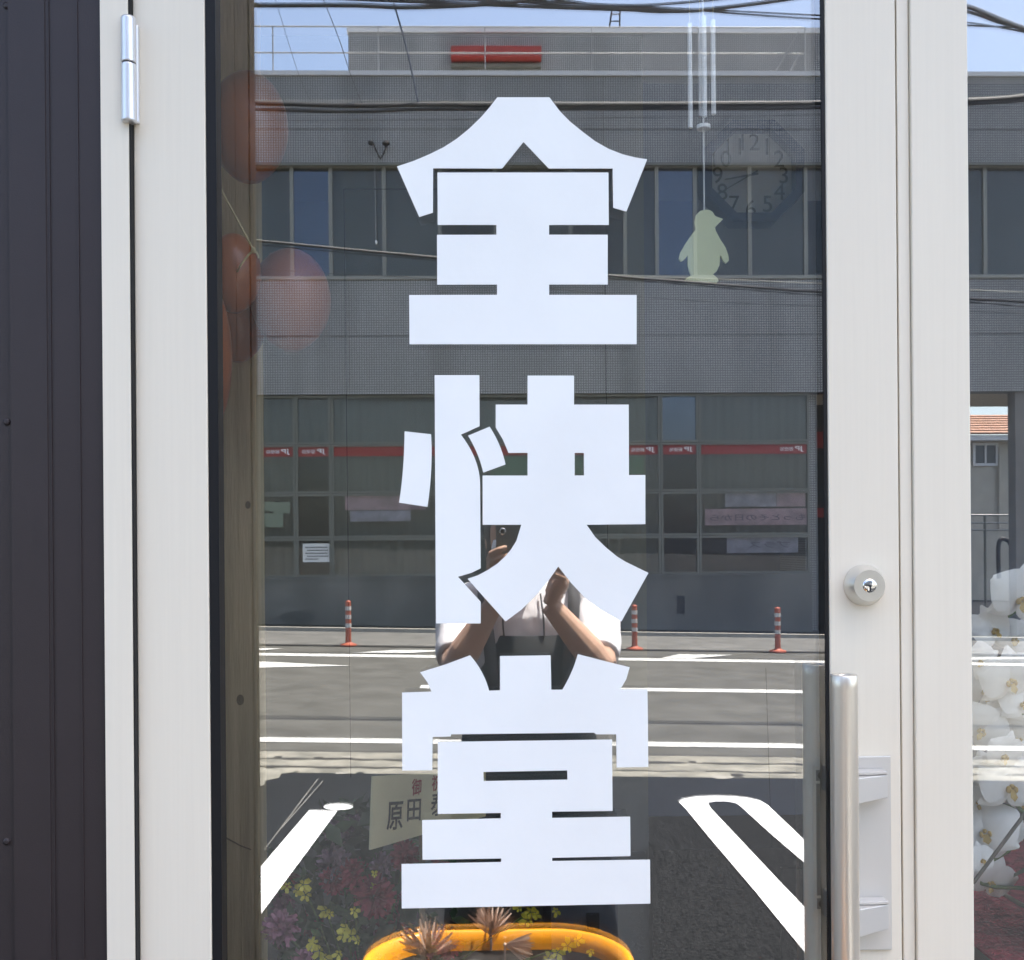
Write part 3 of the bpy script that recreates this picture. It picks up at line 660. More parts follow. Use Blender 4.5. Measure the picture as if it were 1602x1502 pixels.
# windows
def window(x0, x1, z0, z1, kind, frame_m, mull=0.045, depth=0.10):
    fr = MB(); yy = yF-depth
    fr.box((x0, yy-0.05, z0), (x0+mull, yy+0.03, z1)).box((x1-mull, yy-0.05, z0), (x1, yy+0.03, z1))
    fr.box((x0+mull, yy-0.05, z1-mull), (x1-mull, yy+0.03, z1)).box((x0+mull, yy-0.05, z0), (x1-mull, yy+0.03, z0+mull))
    f = fr.build('window', frame_m, po)
    p = MB().add([(x0+mull*.8, yy-0.012, z0+mull*.8), (x1-mull*.8, yy-0.012, z0+mull*.8), (x1-mull*.8, yy-0.012, z1-mull*.8), (x0+mull*.8, yy-0.012, z1-mull*.8)], [(0, 1, 2, 3)])
    p.build('pane', m_pane_blue if kind == 'blue' else m_pane, f)
    if kind in ('curtain', 'blind'):
        n = max(8, int((x1-x0)/0.05)); t = []; u = []
        for i in range(n+1):
            x = x0+(x1-x0)*i/n; dy = 0.022*math.sin(i*1.9)+0.012*math.sin(i*0.63) if kind == 'curtain' else 0
            t.append((x, yy-0.18+dy, z0+0.01)); u.append((x, yy-0.18+dy*0.8, z1-0.01))
        c = MB(); c.add(t+u, [(i, i+1, n+2+i, n+1+i) for i in range(n)], True)
        c.build('curtain' if kind == 'curtain' else 'blind', m_curt if kind == 'curtain' else m_curt_d, f)
    return f
up_cols = [(-10.6, FX(250), 'blind'), (FX(250), FX(330), 'blind'), (FX(330), FX(457), 'blind'), (FX(457), FX(518), 'blue'), (FX(518), FX(602), 'blind'), (FX(602), FX(690), 'blind'), (FX(690), FX(777), 'room'), (FX(777), FX(895), 'blind'), (FX(895), FX(981), 'room'), (FX(981), FX(1031), 'blind'), (FX(1031), FX(1091), 'blue'), (FX(1091), FX(1177), 'blind'), (FX(1177), FX(1265), 'blind'), (FX(1265), FX(1350), 'room'), (FX(1350), FX(1450), 'blind'), (FX(1450), FX(1547), 'blind'), (FX(1547), FX(1680), 'blind'), (FX(1680), 12.2, 'blind')]
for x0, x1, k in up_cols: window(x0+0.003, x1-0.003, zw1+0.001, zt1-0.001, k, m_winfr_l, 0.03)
rows = [(zl1+0.051, FZ(840)), (FZ(840), FZ(770)), (FZ(770), FZ(693)), (FZ(693), zm1-0.001)]
lo_cols = [(-10.6, FX(250)), (FX(250), FX(405)), (FX(405), FX(460)), (FX(460), FX(516)), (FX(516), FX(695)), (FX(695), FX(865)), (FX(865), FX(1034)), (FX(1034), FX(1094)), (FX(1094), FX(1268))]
for ci, (x0, x1) in enumerate(lo_cols):
    for ri, (z0, z1) in enumerate(rows):
        k = 'curtain'
        if ci == 3: k = 'curtain' if ri == 3 else 'room'
        if ci == 7: k = 'blue' if ri == 3 else 'room'
        if ci == 8 and ri == 0: k = 'room'
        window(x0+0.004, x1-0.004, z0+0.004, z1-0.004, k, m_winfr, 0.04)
yS = yF-0.10-0.006
for ci, (x0, x1) in enumerate(lo_cols):                       # red band with the office's name at each pane
    z1 = FZ(696.5); z0 = FZ(711.5)
    s = B('red_band', (x0+0.045, yS-0.003, z0), (x1-0.045, yS, z1), m_red, po)
    xr = x1-0.045
    if ci in (4,): continue
    text('lettering', '郵便局', (xr-0.37, yS+0.002, (z0+z1)/2), (z1-z0)*0.42, m_whiteprint, s, face=1, width=0.24)
    text('lettering', 'JP', (xr-0.14, yS+0.002, (z0+z1)/2), (z1-z0)*0.6, m_whiteprint, s, face=1, width=0.16, bold=0.02)
yQ = yF-0.10-0.022
def poster(x0, x1, r0, r1, m, y=None):
    y = yQ if y is None else y
    return B('poster', (FX(x0), y-0.003, FZ(r1)), (FX(x1), y, FZ(r0)), m, po)
poster(537, 664, 774, 796, m_pink); poster(545, 640, 797, 814, m_lav)
poster(1136, 1216, 769, 795, m_lav); poster(1217, 1262, 769, 795, m_pink)
bn = poster(1104, 1266, 798, 824, m_pink)
text('lettering', 'もっとその日から', (FX(1187), yQ+0.002, FZ(812)), 0.115, m_ink_p, bn, face=1, width=FX(1262)-FX(1112), bold=0.01)
bn2 = poster(1138, 1250, 843, 868, m_lav)
text('lettering', 'プラス', (FX(1205), yQ+0.002, FZ(855)), 0.12, m_ink_p, bn2, face=1, width=0.75)
poster(767, 858, 713, 742, m_green); poster(868, 1008, 713, 742, m_green)
poster(405, 425, 782, 797, m_paper_g); poster(408, 439, 800, 822, m_paper_g); poster(425, 450, 783, 800, m_paper_g)
nt_ = poster(470, 514, 848, 877, m_paper, yS)
for i in range(5):
    r = 853+i*4.6; x = 474+(i % 2)*3
    while x < 508-(i == 4)*14:
        wd = random.uniform(1.4, 2.6)
        B('print_mark', (FX(x), yS+0.0012, FZ(r+2.2)), (FX(x+wd), yS+0.0022, FZ(r)), m_ink, nt_); x += wd+0.7
for r in range(852, 871, 4): B('print_mark', (FX(512.5), yS+0.0012, FZ(r+2.6)), (FX(515), yS+0.0022, FZ(r)), m_ink, nt_)
st_ = [(FX(465+26*math.cos(a)*(1+.15*math.sin(3*a)), 965), FZ(966-11*math.sin(a)*(1.2 if math.sin(a) > 0 else .9))) for a in [i*math.pi/10 for i in range(20)]]
flat_shape('stain', [st_], yF+0.0206, 0.0006, m_stain, po)
B('grille', (FX(1059, 958), yF+0.021, FZ(960, 1059)), (FX(1071, 958), yF+0.03, FZ(932, 1059)), m_cable, po)
hook = MB()  # small black service drop hook with a cord hanging below
def WP(px, row, d=0.0): p = P(px, row, FY-d); return Vector((p.x, RY(FY-d), p.z))
hook.tube([WP(582, 220, .1), WP(588, 234, .14), WP(594, 247, .03)], 0.014, 6).tube([WP(605, 226, .1), WP(600, 240, .12), WP(595, 248, .03)], 0.014, 6)
hook.ell(WP(604, 224, .12), (0.07, 0.06, 0.05), 10, 6).ell(WP(580, 223, .12), (0.05, 0.05, 0.05), 10, 6)
hook.build('drop_hook', m_cable, po)
pc = MB().tube([WP(586, 246, .03), WP(588, 376, .03)], 0.006, 5); pcord = pc.build('hook_cord', m_rail, po)
MB().ell(WP(588.5, 379, .03), (0.025, 0.025, 0.04), 10, 6).build('cord_knob', m_white, pcord)

# ------------------------------------------------------------------ house, fence seen through the passage
HYv = 31.0; yH = RY(HYv)
def HP(px, row): p = P(px, row, HYv); return Vector((p.x, yH, p.z))
hx0, hx1 = HP(1470, 700).x, HP(1720, 700).x
hg = gz(16)
house = empty('house', ((hx0+hx1)/2, yH-3, hg), 'beige house with orange tiled roof glimpsed beyond the post office', 'house')
ze, zr = HP(1550, 683).z, P(1550, 651, HYv+3.9).z
B('wall', (hx0, yH-7, hg-0.3), (hx1, yH, ze), m_housew, house)
for i in range(8):
    f0, f1 = i/8, (i+1)/8
    y_0 = yH+0.5-f0*4.4; y_1 = yH+0.5-f1*4.4; za = ze+0.02+f0*(zr-ze); zb_ = ze+0.02+f1*(zr-ze)
    q = MB(); q.add([(hx0-.5, y_0, za), (hx1+.5, y_0, za), (hx1+.5, y_1, zb_), (hx0-.5, y_1, zb_), (hx0-.5, y_0, za+0.06), (hx1+.5, y_0, za+0.06), (hx1+.5, y_1-.05, zb_+0.03), (hx0-.5, y_1-.05, zb_+0.03)],
          [(0, 1, 2, 3), (7, 6, 5, 4), (0, 4, 5, 1), (1, 5, 6, 2), (2, 6, 7, 3), (3, 7, 4, 0)])
    q.build('roof_course', m_roof, house)
B('eave_board', (hx0-.4, yH+0.003, ze-0.16), (hx1+.4, yH+0.46, ze-0.002), m_white, house)
wz0, wz1 = HP(1540, 725).z, HP(1540, 697).z; wx0_, wx1_ = HP(1525, 710).x, HP(1557, 710).x
hf = MB(); hf.box((wx0_-.08, yH+.002, wz0-.08), (wx1_+.08, yH+.06, wz0)).box((wx0_-.08, yH+.002, wz1), (wx1_+.08, yH+.06, wz1+.08)).box((wx0_-.08, yH+.002, wz0), (wx0_, yH+.06, wz1)).box((wx1_, yH+.002, wz0), (wx1_+.08, yH+.06, wz1)).box(((wx0_+wx1_)/2-.03, yH+.002, wz0), ((wx0_+wx1_)/2+.03, yH+.05, wz1))
hw = hf.build('window', m_white, house)
B('pane', (wx0_, yH+.003, wz0), (wx1_, yH+.02, wz1), m_hpane, hw)
MB().tube([HP(1562, 700)+Vector((0, .08, 0)), HP(1562, 830)+Vector((0, .08, 0))], 0.05, 8).build('downpipe', m_housew, house)
KYv = 26.0; yK = RY(KYv)
def KP(px, row): p = P(px, row, KYv); return Vector((p.x, yK, p.z))
fen = empty('pipe_fence', (KP(1560, 800).x, yK, hg), 'pale pipe railing before the beige house behind the post office', 'fence')
for r in (806, 818, 829): MB().tube([KP(1440, r), KP(1720, r)], 0.03, 6).build('rail', m_rail, fen)
for px in (1445, 1492, 1541, 1590, 1640, 1690):
    p = KP(px, 806); MB().tube([p, Vector((p.x, p.y, gz(p.x)-.05))], 0.035, 6).build('post', m_winfr, fen)
bol = empty('bollard', (KP(1566, 880).x-0.9, RY(22), hg), 'dark hooped bollard by the passage beside the post office column', 'bollard')
def BP(px, row): p = P(px, row, 22.0); return Vector((p.x, RY(22.0), p.z))
MB().tube(cr([BP(1563, 905), BP(1562, 870), BP(1563, 850), BP(1568, 843), BP(1577, 846), BP(1581, 852)]), 0.05, 8).build('hoop', m_cable, bol)

# ------------------------------------------------------------------ delineator posts
def delineator(p, label):
    d = empty('delineator_post', p, label, 'traffic post', 'orange delineator posts along the far kerb')
    z = p.z; h = 0.66
    MB().lathe((p.x, p.y, z), (0, 0, 1), [(0, .125), (.02, .12), (.035, .07), (.05, .045)], 24).build('base', m_del, d)
    MB().lathe((p.x, p.y, z+.05), (0, 0, 1), [(0, .042), (h-.07, .040), (h-.055, .03), (h-.05, .01)], 20).build('tube', m_del, d)
    for k in range(3):
        MB().lathe((p.x, p.y, z+h-.09-k*.125-.055), (0, 0, 1), [(0, .0435), (.06, .0435)], 20).build('white_band', m_delw, d)
    return d
dl = ['orange delineator post with white bands left of the person in the reflection', 'orange delineator post with white bands just right of the person in the reflection', 'orange delineator post with white bands nearest the door handle in the reflection']
d0 = delineator(G(545, 1010), dl[0])
for (px, py), lb in zip(((993, 1016), (1217, 1020)), dl[1:]):
    c = copy_tree(d0); c.location = G(px, py); c['label'] = lb

# ------------------------------------------------------------------ cables and their poles
def pole(x, y, label):
    e = empty('utility_pole', (x, y, gz(x)), label, 'utility pole')
    MB().lathe((x, y, gz(x)-0.2), (0, 0, 1), [(0, .17), (10.5, .11)], 20).build('shaft', m_pole, e)
    MB().box((x-.05, y-.8, gz(x)+9.4), (x+.05, y+.8, gz(x)+9.5)).build('crossarm', m_plate, e)
    return e
PLX, PRX = -19.0, 21.0
pole(PLX, RY(8.2), 'grey concrete utility pole beyond the left of the lot'); pole(PRX, RY(8.2), 'grey concrete utility pole beyond the right of the lot')
pole(PLX, RY(13.4), 'grey concrete utility pole on the far side left'); pole(PRX, RY(13.4), 'grey concrete utility pole on the far side right')
def cable(name, Yv, pts, r, m, label, ext=True, n=6, cat='cable'):
    q = [V(px, py, Yv) for px, py in pts]; core = cr(q, 8)
    if ext:
        s0 = (q[0].z-q[1].z)/(q[0].x-q[1].x); s1 = (q[-1].z-q[-2].z)/(q[-1].x-q[-2].x)
        core = [Vector((PLX, q[0].y, max(4.5, min(10.2, q[0].z+s0*(PLX-q[0].x)))))]+core+[Vector((PRX, q[-1].y, max(4.5, min(10.2, q[-1].z+s1*(PRX-q[-1].x)))))]
    o = MB().tube(core, r*0.95, n).build(name, m, None); return tag(o, label, cat, 'overhead cables along the street')
T = 8.2
cable('power_cable', T, [(397, 8), (550, 8), (640, 11), (760, 6), (860, -4)], 0.022, m_cable, 'thick black cable sagging across the top left of the glass')
cable('power_cable', T, [(500, -4), (690, 4), (860, 11), (1000, 15.5), (1080, 17), (1180, 6), (1250, -4)], 0.017, m_cable, 'black cable dipping across the sky at top centre')
cable('power_cable', T, [(560, -3), (760, 1), (900, 9), (1060, 14), (1160, 22), (1285, 30), (1520, 40)], 0.008, m_cable, 'thin dark wire falling towards the lock side at the top')
cable('power_cable', T, [(700, -4), (900, 5), (1000, 8), (1100, 1), (1160, -6)], 0.012, m_cable, 'black wire in the upper cable tangle left of the chime')
cable('power_cable', T, [(900, 3), (1010, 17.5), (1080, 16), (1200, 2), (1290, -14)], 0.013, m_cable, 'black wire crossing behind the chime tubes at the top')
cable('power_cable', T, [(1440, -12), (1520, 12), (1560, 28), (1602, 44), (1660, 62)], 0.022, m_cable, 'thick black cable crossing the sky in the right window')
cable('power_cable', T, [(1440, 0), (1520, 20), (1560, 34), (1602, 47), (1660, 70)], 0.014, m_cable, 'black cable just under the thick one in the right window')
cable('power_cable', T, [(1440, 32), (1520, 36), (1602, 50), (1660, 64)], 0.008, m_cable, 'thin lower wire crossing the sky in the right window')
cable('power_cable', T, [(397, 161), (550, 165), (690, 163.5), (950, 163.5), (1285, 161), (1520, 157), (1602, 151)], 0.022, m_cable, 'heavy black cable stretched across the upper tile band')
cable('power_cable', T, [(397, 171), (550, 174), (690, 170.5), (950, 169.5), (1285, 168.5), (1520, 162), (1602, 157)], 0.016, m_cable, 'second black cable close below the heavy one on upper tiles')
cable('power_cable', T, [(397, 160-3), (950, 160), (1180, 158.4), (1285, 158.6), (1520, 153), (1602, 147)], 0.004, m_cable_l, 'pale thin line painted as the highlight on the heavy cable')  # lighter top highlight of the heavy cable, put in as a strand
cable('power_cable', T, [(397, 188), (690, 187), (950, 184), (1285, 179), (1602, 166)], 0.003, m_cable, 'hair thin wire below the heavy cables on upper tiles')
cable('power_cable', 13.4, [(404, 377), (550, 391), (690, 404), (950, 431), (1050, 439), (1285, 457), (1520, 468), (1602, 472)], 0.02, m_cable, 'black cable slanting down across the upper windows')
cable('power_cable', 13.4, [(404, 375.2), (550, 389.2), (690, 402.2), (950, 429.3)], 0.006, m_cable_l, 'pale thin line along the top of the slanting black cable')  # paler line along the upper edge of the slanting cable
cable('power_cable', 13.4, [(404, 383), (550, 396), (690, 408), (950, 435), (1050, 443), (1285, 462), (1520, 473), (1602, 480)], 0.009, m_cable, 'thinner black cable parallel below the slanting one')
cable('power_cable', 13.4, [(404, 420), (520, 428), (690, 437), (1050, 468), (1285, 479), (1602, 490)], 0.005, m_cable, 'thin lowest wire slanting over the middle tile band')
m_drop = mat('blue_drop_cable', (0.06, 0.075, 0.11), 0.5)
for pts, r, m, lb in (([(616, 5), (632, 60), (645, 115), (655, 165)], 0.010, m_drop, 'bluish drop cable hanging to the heavy cable left of the top character'),
                      ([(505, -3), (530, 60), (548, 115), (567, 165)], 0.004, m_cable, 'thin drop wire slanting to the heavy cable above the dark window'),
                      ([(430, -3), (466, 113), (487, 160)], 0.0025, m_cable, 'thin drop wire nearest the left glass edge at the top')):
    cable('drop_cable', T, pts, r, m, lb, ext=False)

# ================================================================== INSIDE THE SHOP
# wind chime
CYv = 0.06
ch = empty('wind_chime', P(1101, 0, CYv), 'silver tube wind chime with pale green penguin hanging inside the glass', 'wind chime')
zc = 2.715
for (px, a, c, wpx) in ((1079.5, 37, 200, 7.4), (1095.5, 42, 182, 6), (1101.5, 26, 183, 8), (1116, 32, 179, 7.6)):
    yy = CYv+(0.012 if px == 1095.5 else 0)
    q, r = P(px-0.6, a, yy), P(px+0.6, c, yy); k = wpx/1600*(yy+1.2)/2
    MB().lathe((q.x, yy, r.z), (0, 0, 1), [(0, k), (q.z-r.z, k)], 16).build('tube', m_tube, ch)
    MB().tube([(q.x, yy, q.z), (q.x, yy, 2.45)], 0.0006, 5).build('tube_cord', m_string, ch)
q = P(1101.5, 100, CYv)
MB().lathe((q.x-0.001, CYv, 2.45), (0, 0, 1), [(0, .03), (.008, .03)], 20).build('top_disc', m_wood_light, ch)
MB().tube([(q.x-0.001, CYv, 2.458), (q.x-.001, CYv, zc)], 0.001, 5).build('hanging_cord', m_string, ch)
a, c = P(1100.5, 183, CYv), P(1101, 331, CYv)
MB().tube([(a.x, CYv, 2.45), (a.x, CYv, c.z)], 0.0011, 6).build('centre_cord', m_white, ch)
d = P(1101, 199.5, CYv)
MB().lathe((a.x, CYv, d.z-.002), (0, 0, 1), [(0, .0085), (.0045, .0085)], 20).build('clapper', m_tube, ch)
pen = [(210, 866), (242, 870), (265, 885), (280, 912), (300, 922), (342, 937), (318, 962), (295, 985), (281, 1000), (288, 1028), (320, 1090), (360, 1150), (383, 1215), (386, 1252), (366, 1271), (345, 1255), (326, 1212), (318, 1225), (316, 1285), (295, 1330), (265, 1356), (298, 1382), (308, 1404), (296, 1420), (180, 1410), (52, 1399), (62, 1387), (102, 1365), (85, 1330), (75, 1280), (75, 1213), (48, 1245), (24, 1258), (9, 1238), (20, 1190), (60, 1120), (108, 1052), (137, 1015), (128, 962), (138, 908), (168, 877)]
flat_shape('penguin', [[(P(1060+x/4.846, 150+y/4.846, CYv).x, P(1060+x/4.846, 150+y/4.846, CYv).z) for x, y in pen]], CYv, 0.004, m_pen, ch)

# octagonal wall clock
KY = 1.45
kc = P(1178, 269, KY); R1 = P(1257, 269, KY).x-kc.x; R0 = P(1243, 269, KY).x-kc.x
ck = empty('wall_clock', kc, 'octagonal wall clock with blue rim on the interior back wall', 'clock')
def octa(r): return [(kc.x+r/math.cos(math.pi/8)*math.cos(math.pi/8+i*math.pi/4), kc.z+r/math.cos(math.pi/8)*math.sin(math.pi/8+i*math.pi/4)) for i in range(8)]
flat_shape('rim', [octa(R1), octa(R0)], KY+.02, 0.06, m_clockb, ck)
flat_shape('face', [octa(R0-0.0005)], KY+0.035, 0.02, m_clockf, ck)
for h in range(1, 13):
    a = math.radians(90-30*h); rr = R0*0.80
    text('numeral', str(h), (kc.x+rr*math.cos(a), KY+0.0235, kc.z+rr*math.sin(a)), 0.043, m_ink, ck, face=-1)
for ang, ln, wd in ((90-(8+40/60)*30, 0.07, 0.006), (90-40*6, 0.10, 0.004)):
    a = math.radians(ang); dx, dz = math.cos(a), math.sin(a); yy = KY+0.021-(0.002 if ln > .08 else 0)
    pts = [(kc.x-dx*.02-dz*wd/2, kc.z-dz*.02+dx*wd/2), (kc.x-dx*.02+dz*wd/2, kc.z-dz*.02-dx*wd/2), (kc.x+dx*ln+dz*wd/4, kc.z+dz*ln-dx*wd/4), (kc.x+dx*ln-dz*wd/4, kc.z+dz*ln+dx*wd/4)]
    flat_shape('hand', [pts], yy, 0.001, m_ink, ck)

# balloons at the left
def balloon(px, py, rx, rz, Y, m, label):
    c = P(px, py, Y); k = (Y+1.2)/1600
    e = empty('balloon', (c.x, c.y, c.z-rz*k), label, 'balloon', 'balloons clustered inside at the hinge side')
    rings = []; A, Bz = rx*k, rz*k
    prof = []
    for i in range(1, 18):
        t = math.pi*i/18; s = 1.0 if t > math.pi/2 else 1-0.10*(math.cos(t))**2
        prof.append((-Bz*math.cos(t), A*math.sin(t)*s))
    MB().lathe(c, (0, 0, 1), prof, 32).build('skin', m, e)
    MB().lathe(c+Vector((0, A*.97, -Bz*.2)), (0, 1, -.2), [(0, .004), (.006, .005), (.014, .008)], 12).build('knot', m, e)
balloon(389, 200, 61, 86, 0.30, m_balloon, 'brownish orange balloon at the top beside the gasket')
balloon(455, 470, 62, 80, 0.36, m_balloon_p, 'pinkish balloon overlapping the reflected tiles, farthest from the hinge')
balloon(366, 428, 42, 62, 0.22, m_balloon, 'small orange brown balloon under the knotted string')
balloon(372, 495, 46, 72, 0.44, m_balloon, 'dark orange balloon half behind the pink one')
balloon(326, 560, 36, 118, 0.17, m_balloon, 'long orange balloon mostly hidden by the door stile')
st = MB().tube(cr([P(330, 262, .14), P(342, 290, .14), P(372, 345, .14), P(397, 392, .14)]), 0.0016, 6)
st.tube(cr([P(397, 392, .14), P(388, 400, .14), P(376, 416, .14), P(371, 425, .15)]), 0.0014, 6).tube(cr([P(397, 392, .14), P(402, 396, .14), P(405, 404, .14)]), 0.0016, 6)
st.ell(P(397, 392, .14), (.004, .004, .004), 8, 6)
tag(st.build('balloon_string', m_string, None), 'tan string knotted between the balloons at the left', 'string')

# cabinet, grey box, card, flowers
zf = P(1150, 1328, 1.2).z
cab = empty('low_cabinet', (1.3, 1.35, 0.02), 'dark low cabinet along the blue grey interior wall', 'cabinet')
B('body', (xdiv+0.004, 1.22, 0.021), (3.4, 1.49, zf-0.02), m_cab, cab); B('top', (xdiv+0.003, 1.20, zf-0.019), (3.42, 1.495, zf), m_cab, cab)
for x in (0.95, 1.55, 2.15): B('cabinet_door', (x-0.27, 1.205, 0.05), (x+0.27, 1.218, zf-0.05), m_cab, cab)
gb = P(935, 1440, .9)
box = empty('grey_console', (gb.x, 1.05, 0.02), 'grey console with small dark socket standing inside below the lettering', 'console')
B('body', (P(862, 1400, .9).x, .9, 0.021), (P(966, 1400, .9).x, 1.2, P(900, 1275, .9).z), m_greybox, box)
B('socket', (P(917, 1440, .9).x, .89, P(917, 1453, .9).z), (P(937, 1440, .9).x, .899, P(917, 1428, .9).z), m_ink, box)

AY = 0.20
tb = empty('flower_stand', (-0.12, 0.35, 0.02), 'small dark wooden stand carrying the gift flowers', 'stand')
fz0 = P(560, 1560, AY).z-0.12
B('stand_top', (P(390, 1500, AY).x-.02, 0.06, fz0-.025), (P(960, 1500, AY).x, 0.56, fz0), m_cab, tb)
for x in (P(420, 1500, AY).x, P(930, 1500, AY).x):
    for y in (0.10, 0.52): B('leg', (x-.015, y-.015, 0.021), (x+.015, y+.015, fz0-.026), m_cab, tb)
arr = empty('flower_arrangement', (P(560, 1500, AY).x, AY, fz0), 'gift arrangement of pink, dark red and yellow flowers behind the glass', 'flowers')
MB().lathe((P(540, 1500, AY).x, AY+.02, fz0+.001), (0, 0, 1), [(0, .07), (.07, .095), (.075, .09), (.06, .01)], 24).build('basket', m_stake, arr)
def ballflower(seed, n=110):
    rnd = random.Random(seed); b = MB()
    for i in range(n):
        ph = math.acos(1-1.75*(i+.5)/n); th = i*2.39996
        d = Vector((math.sin(ph)*math.cos(th), math.sin(ph)*math.sin(th), math.cos(ph)))
        a = d.orthogonal().normalized(); a = Matrix.Rotation(rnd.uniform(0, 6.28), 3, d) @ a; t = d.cross(a)
        wv = rnd.uniform(.10, .16); ln = rnd.uniform(.85, 1.08)
        p0 = d*0.25; p1 = d*(ln*.7)+t*rnd.uniform(-.12, .12); p2 = d*ln+t*rnd.uniform(.08, .3)
        b.add([p0-a*wv*.4, p0+a*wv*.4, p1+a*wv, p1-a*wv, p2+a*wv*.6, p2-a*wv*.6], [(0, 1, 2, 3), (3, 2, 4, 5)])
    return b
def oncidium(seed):
    rnd = random.Random(seed); b = MB()
    for k in range(5):
        an = k*2*math.pi/5+0.3; big = 1.0 if k in (3, 4) else 0.62
        d = Vector((math.cos(an), -0.15, math.sin(an))); s = Vector((-math.sin(an), 0, math.cos(an)))
        b.add([d*.08, d*.5*big+s*.3*big, d*.95*big+s*.22*big+Vector((0, -.2, 0)), d*.95*big-s*.22*big+Vector((0, -.2, 0)), d*.5*big-s*.3*big], [(0, 1, 2, 3, 4)])
    return b
meshes = {}
def flower(kind, px, py, r, Y, m, parent):
    key = (kind, m.name)
    if key not in meshes: meshes[key] = (ballflower(len(meshes)) if kind == 'ball' else oncidium(len(meshes))).mesh('flower', m, Vector((0, 0, 0)))
    o = bpy.data.objects.new('flower', meshes[key]); COL.objects.link(o); o.parent = parent
    o.location = P(px, py, Y)-rootloc(parent); k = r*(Y+1.2)/1600
    o.scale = (k, k, k)
    o.rotation_euler = (math.radians(random.uniform(40, 95)), random.uniform(-.5, .5), random.uniform(0, 6.28)) if kind == 'ball' else (random.uniform(-.4, .4), random.uniform(0, 6.28), random.uniform(-.4, .4))
    return o
for px, py, r, m in ((440, 1452, 29, m_fpink), (528, 1300, 24, m_fmauve), (552, 1286, 14, m_fmauve), (522, 1352, 30, m_fmauve), (552, 1366, 24, m_fred), (585, 1402, 34, m_fred), (620, 1455, 34, m_fred), (634, 1338, 24, m_fred), (520, 1378, 22, m_fred), (600, 1354, 22, m_fmauve), (470, 1510, 26, m_fpink), (700, 1475, 26, m_fred), (560, 1520, 30, m_fred)):
    flower('ball', px, py, r, AY+random.uniform(-.04, .04), m, arr)
rf = random.Random(11)
for i in range(22):
    flower('ball', rf.uniform(440, 690), rf.uniform(1345, 1540), rf.uniform(15, 24), AY+rf.uniform(.05, .11), rf.choice((m_fred, m_fmauve, m_fred, m_fpink)), arr)
for px, py, r in ((474, 1384, 12), (478, 1400, 13), (466, 1394, 11), (449, 1386, 9), (510, 1424, 11), (516, 1430, 9), (554, 1425, 9), (541, 1452, 12), (549, 1464, 12), (537, 1463, 9), (560, 1472, 8), (489, 1474, 11), (500, 1487, 12), (507, 1497, 11), (530, 1492, 9), (486, 1482, 9), (585, 1388, 7), (586, 1368, 6), (830, 1427, 12), (826, 1440, 12), (839, 1432, 8), (812, 1421, 8), (888, 1480, 13), (872, 1490, 12), (903, 1472, 10), (858, 1499, 10), (870, 1425, 8), (925, 1488, 7)):
    flower('sprig', px, py, r*1.25, AY-.06+random.uniform(-.03, .03), m_fyel, arr)
fo = MB(); rnd = random.Random(3)
for i in range(620):
    px = rnd.gauss(560, 85); py = rnd.uniform(1270, 1560)
    if px < 432 or px > 720 or (py < 1340 and px < 470+rnd.random()*60): continue
    c = P(px, py, AY+rnd.uniform(-.02, .14)); d = Vector((rnd.uniform(-1, 1), rnd.uniform(-.5, .5), rnd.uniform(-.4, 1))).normalized(); s = d.cross(Vector((rnd.uniform(-1, 1), 1, 0))).normalized()
    ln = rnd.uniform(.018, .05); wv = ln*rnd.uniform(.12, .3); fo.cur = rnd.randint(0, 1)
    fo.add([c, c+d*ln*.5+s*wv, c+d*ln, c+d*ln*.5-s*wv], [(0, 1, 2, 3)])
f_ = fo.build('foliage', [m_leaf, m_leaf2], arr); f_['kind'] = 'stuff'
stm = MB()
for px, py in ((474, 1384), (510, 1424), (541, 1452), (830, 1427), (888, 1480), (440, 1452), (552, 1366), (634, 1338), (528, 1300)):
    p = P(px, py, AY); q = Vector((P(560, 1500, AY).x+(p.x-P(560, 1500, AY).x)*.2, AY+.02, fz0+.07)); stm.tube(cr([p, (p+q)/2+Vector((0, .01, .01)), q], 4), .0015, 5)
stm.build('stems', m_stem, arr).name = 'stem_bundle'

# name card on a stake
c0, c1, c2, c3 = P(583, 1215, .10), P(760, 1205, .22), P(760, 1277, .22), P(579, 1330, .10)
card = empty('name_card', (P(660, 1500, .17).x, .17, fz0), 'cream gift card with red and black brush writing on a stake', 'card')
nrm = (c1-c0).cross(c3-c0).normalized()
cb = MB().add([c0, c1, c2, c3]+[p-nrm*0.003*(1 if nrm.y < 0 else -1) for p in (c0, c1, c2, c3)], [(0, 1, 2, 3), (7, 6, 5, 4), (0, 4, 5, 1), (1, 5, 6, 2), (2, 6, 7, 3), (3, 7, 4, 0)])
cb.build('board', m_card, card)
fn = nrm if nrm.y < 0 else -nrm
def on_card(px, py):
    d = ray(px, py); t = (c0-CAM).dot(nrm)/d.dot(nrm); return CAM+d*t+fn*0.0012
ux = (c1-c0).normalized(); uz = (fn.cross(ux)); uz = uz if uz.z > 0 else -uz
sk_ = (c0-c3).normalized()
rot = Matrix((ux, -fn, sk_)).transposed()
for s, px, py, hpx, wpx, m in (('御', 651, 1231, 26, 18, m_redink), ('祝', 682, 1225, 25, 18, m_redink), ('原', 617, 1276, 44, 30, m_ink), ('田', 647, 1267, 34, 26, m_ink), ('泰', 684, 1257, 38, 26, m_ink)):
    q = on_card(px, py); k = (q.y+1.2)/1600
    text('lettering', s, q, hpx*k, m, card, width=wpx*k, rotm=rot, bold=0.012)
sp_ = P(660, 1310, .17); MB().box((sp_.x-.004, .168, fz0+.002), (sp_.x+.004, .175, sp_.z+.03)).build('stake', m_stake, card)

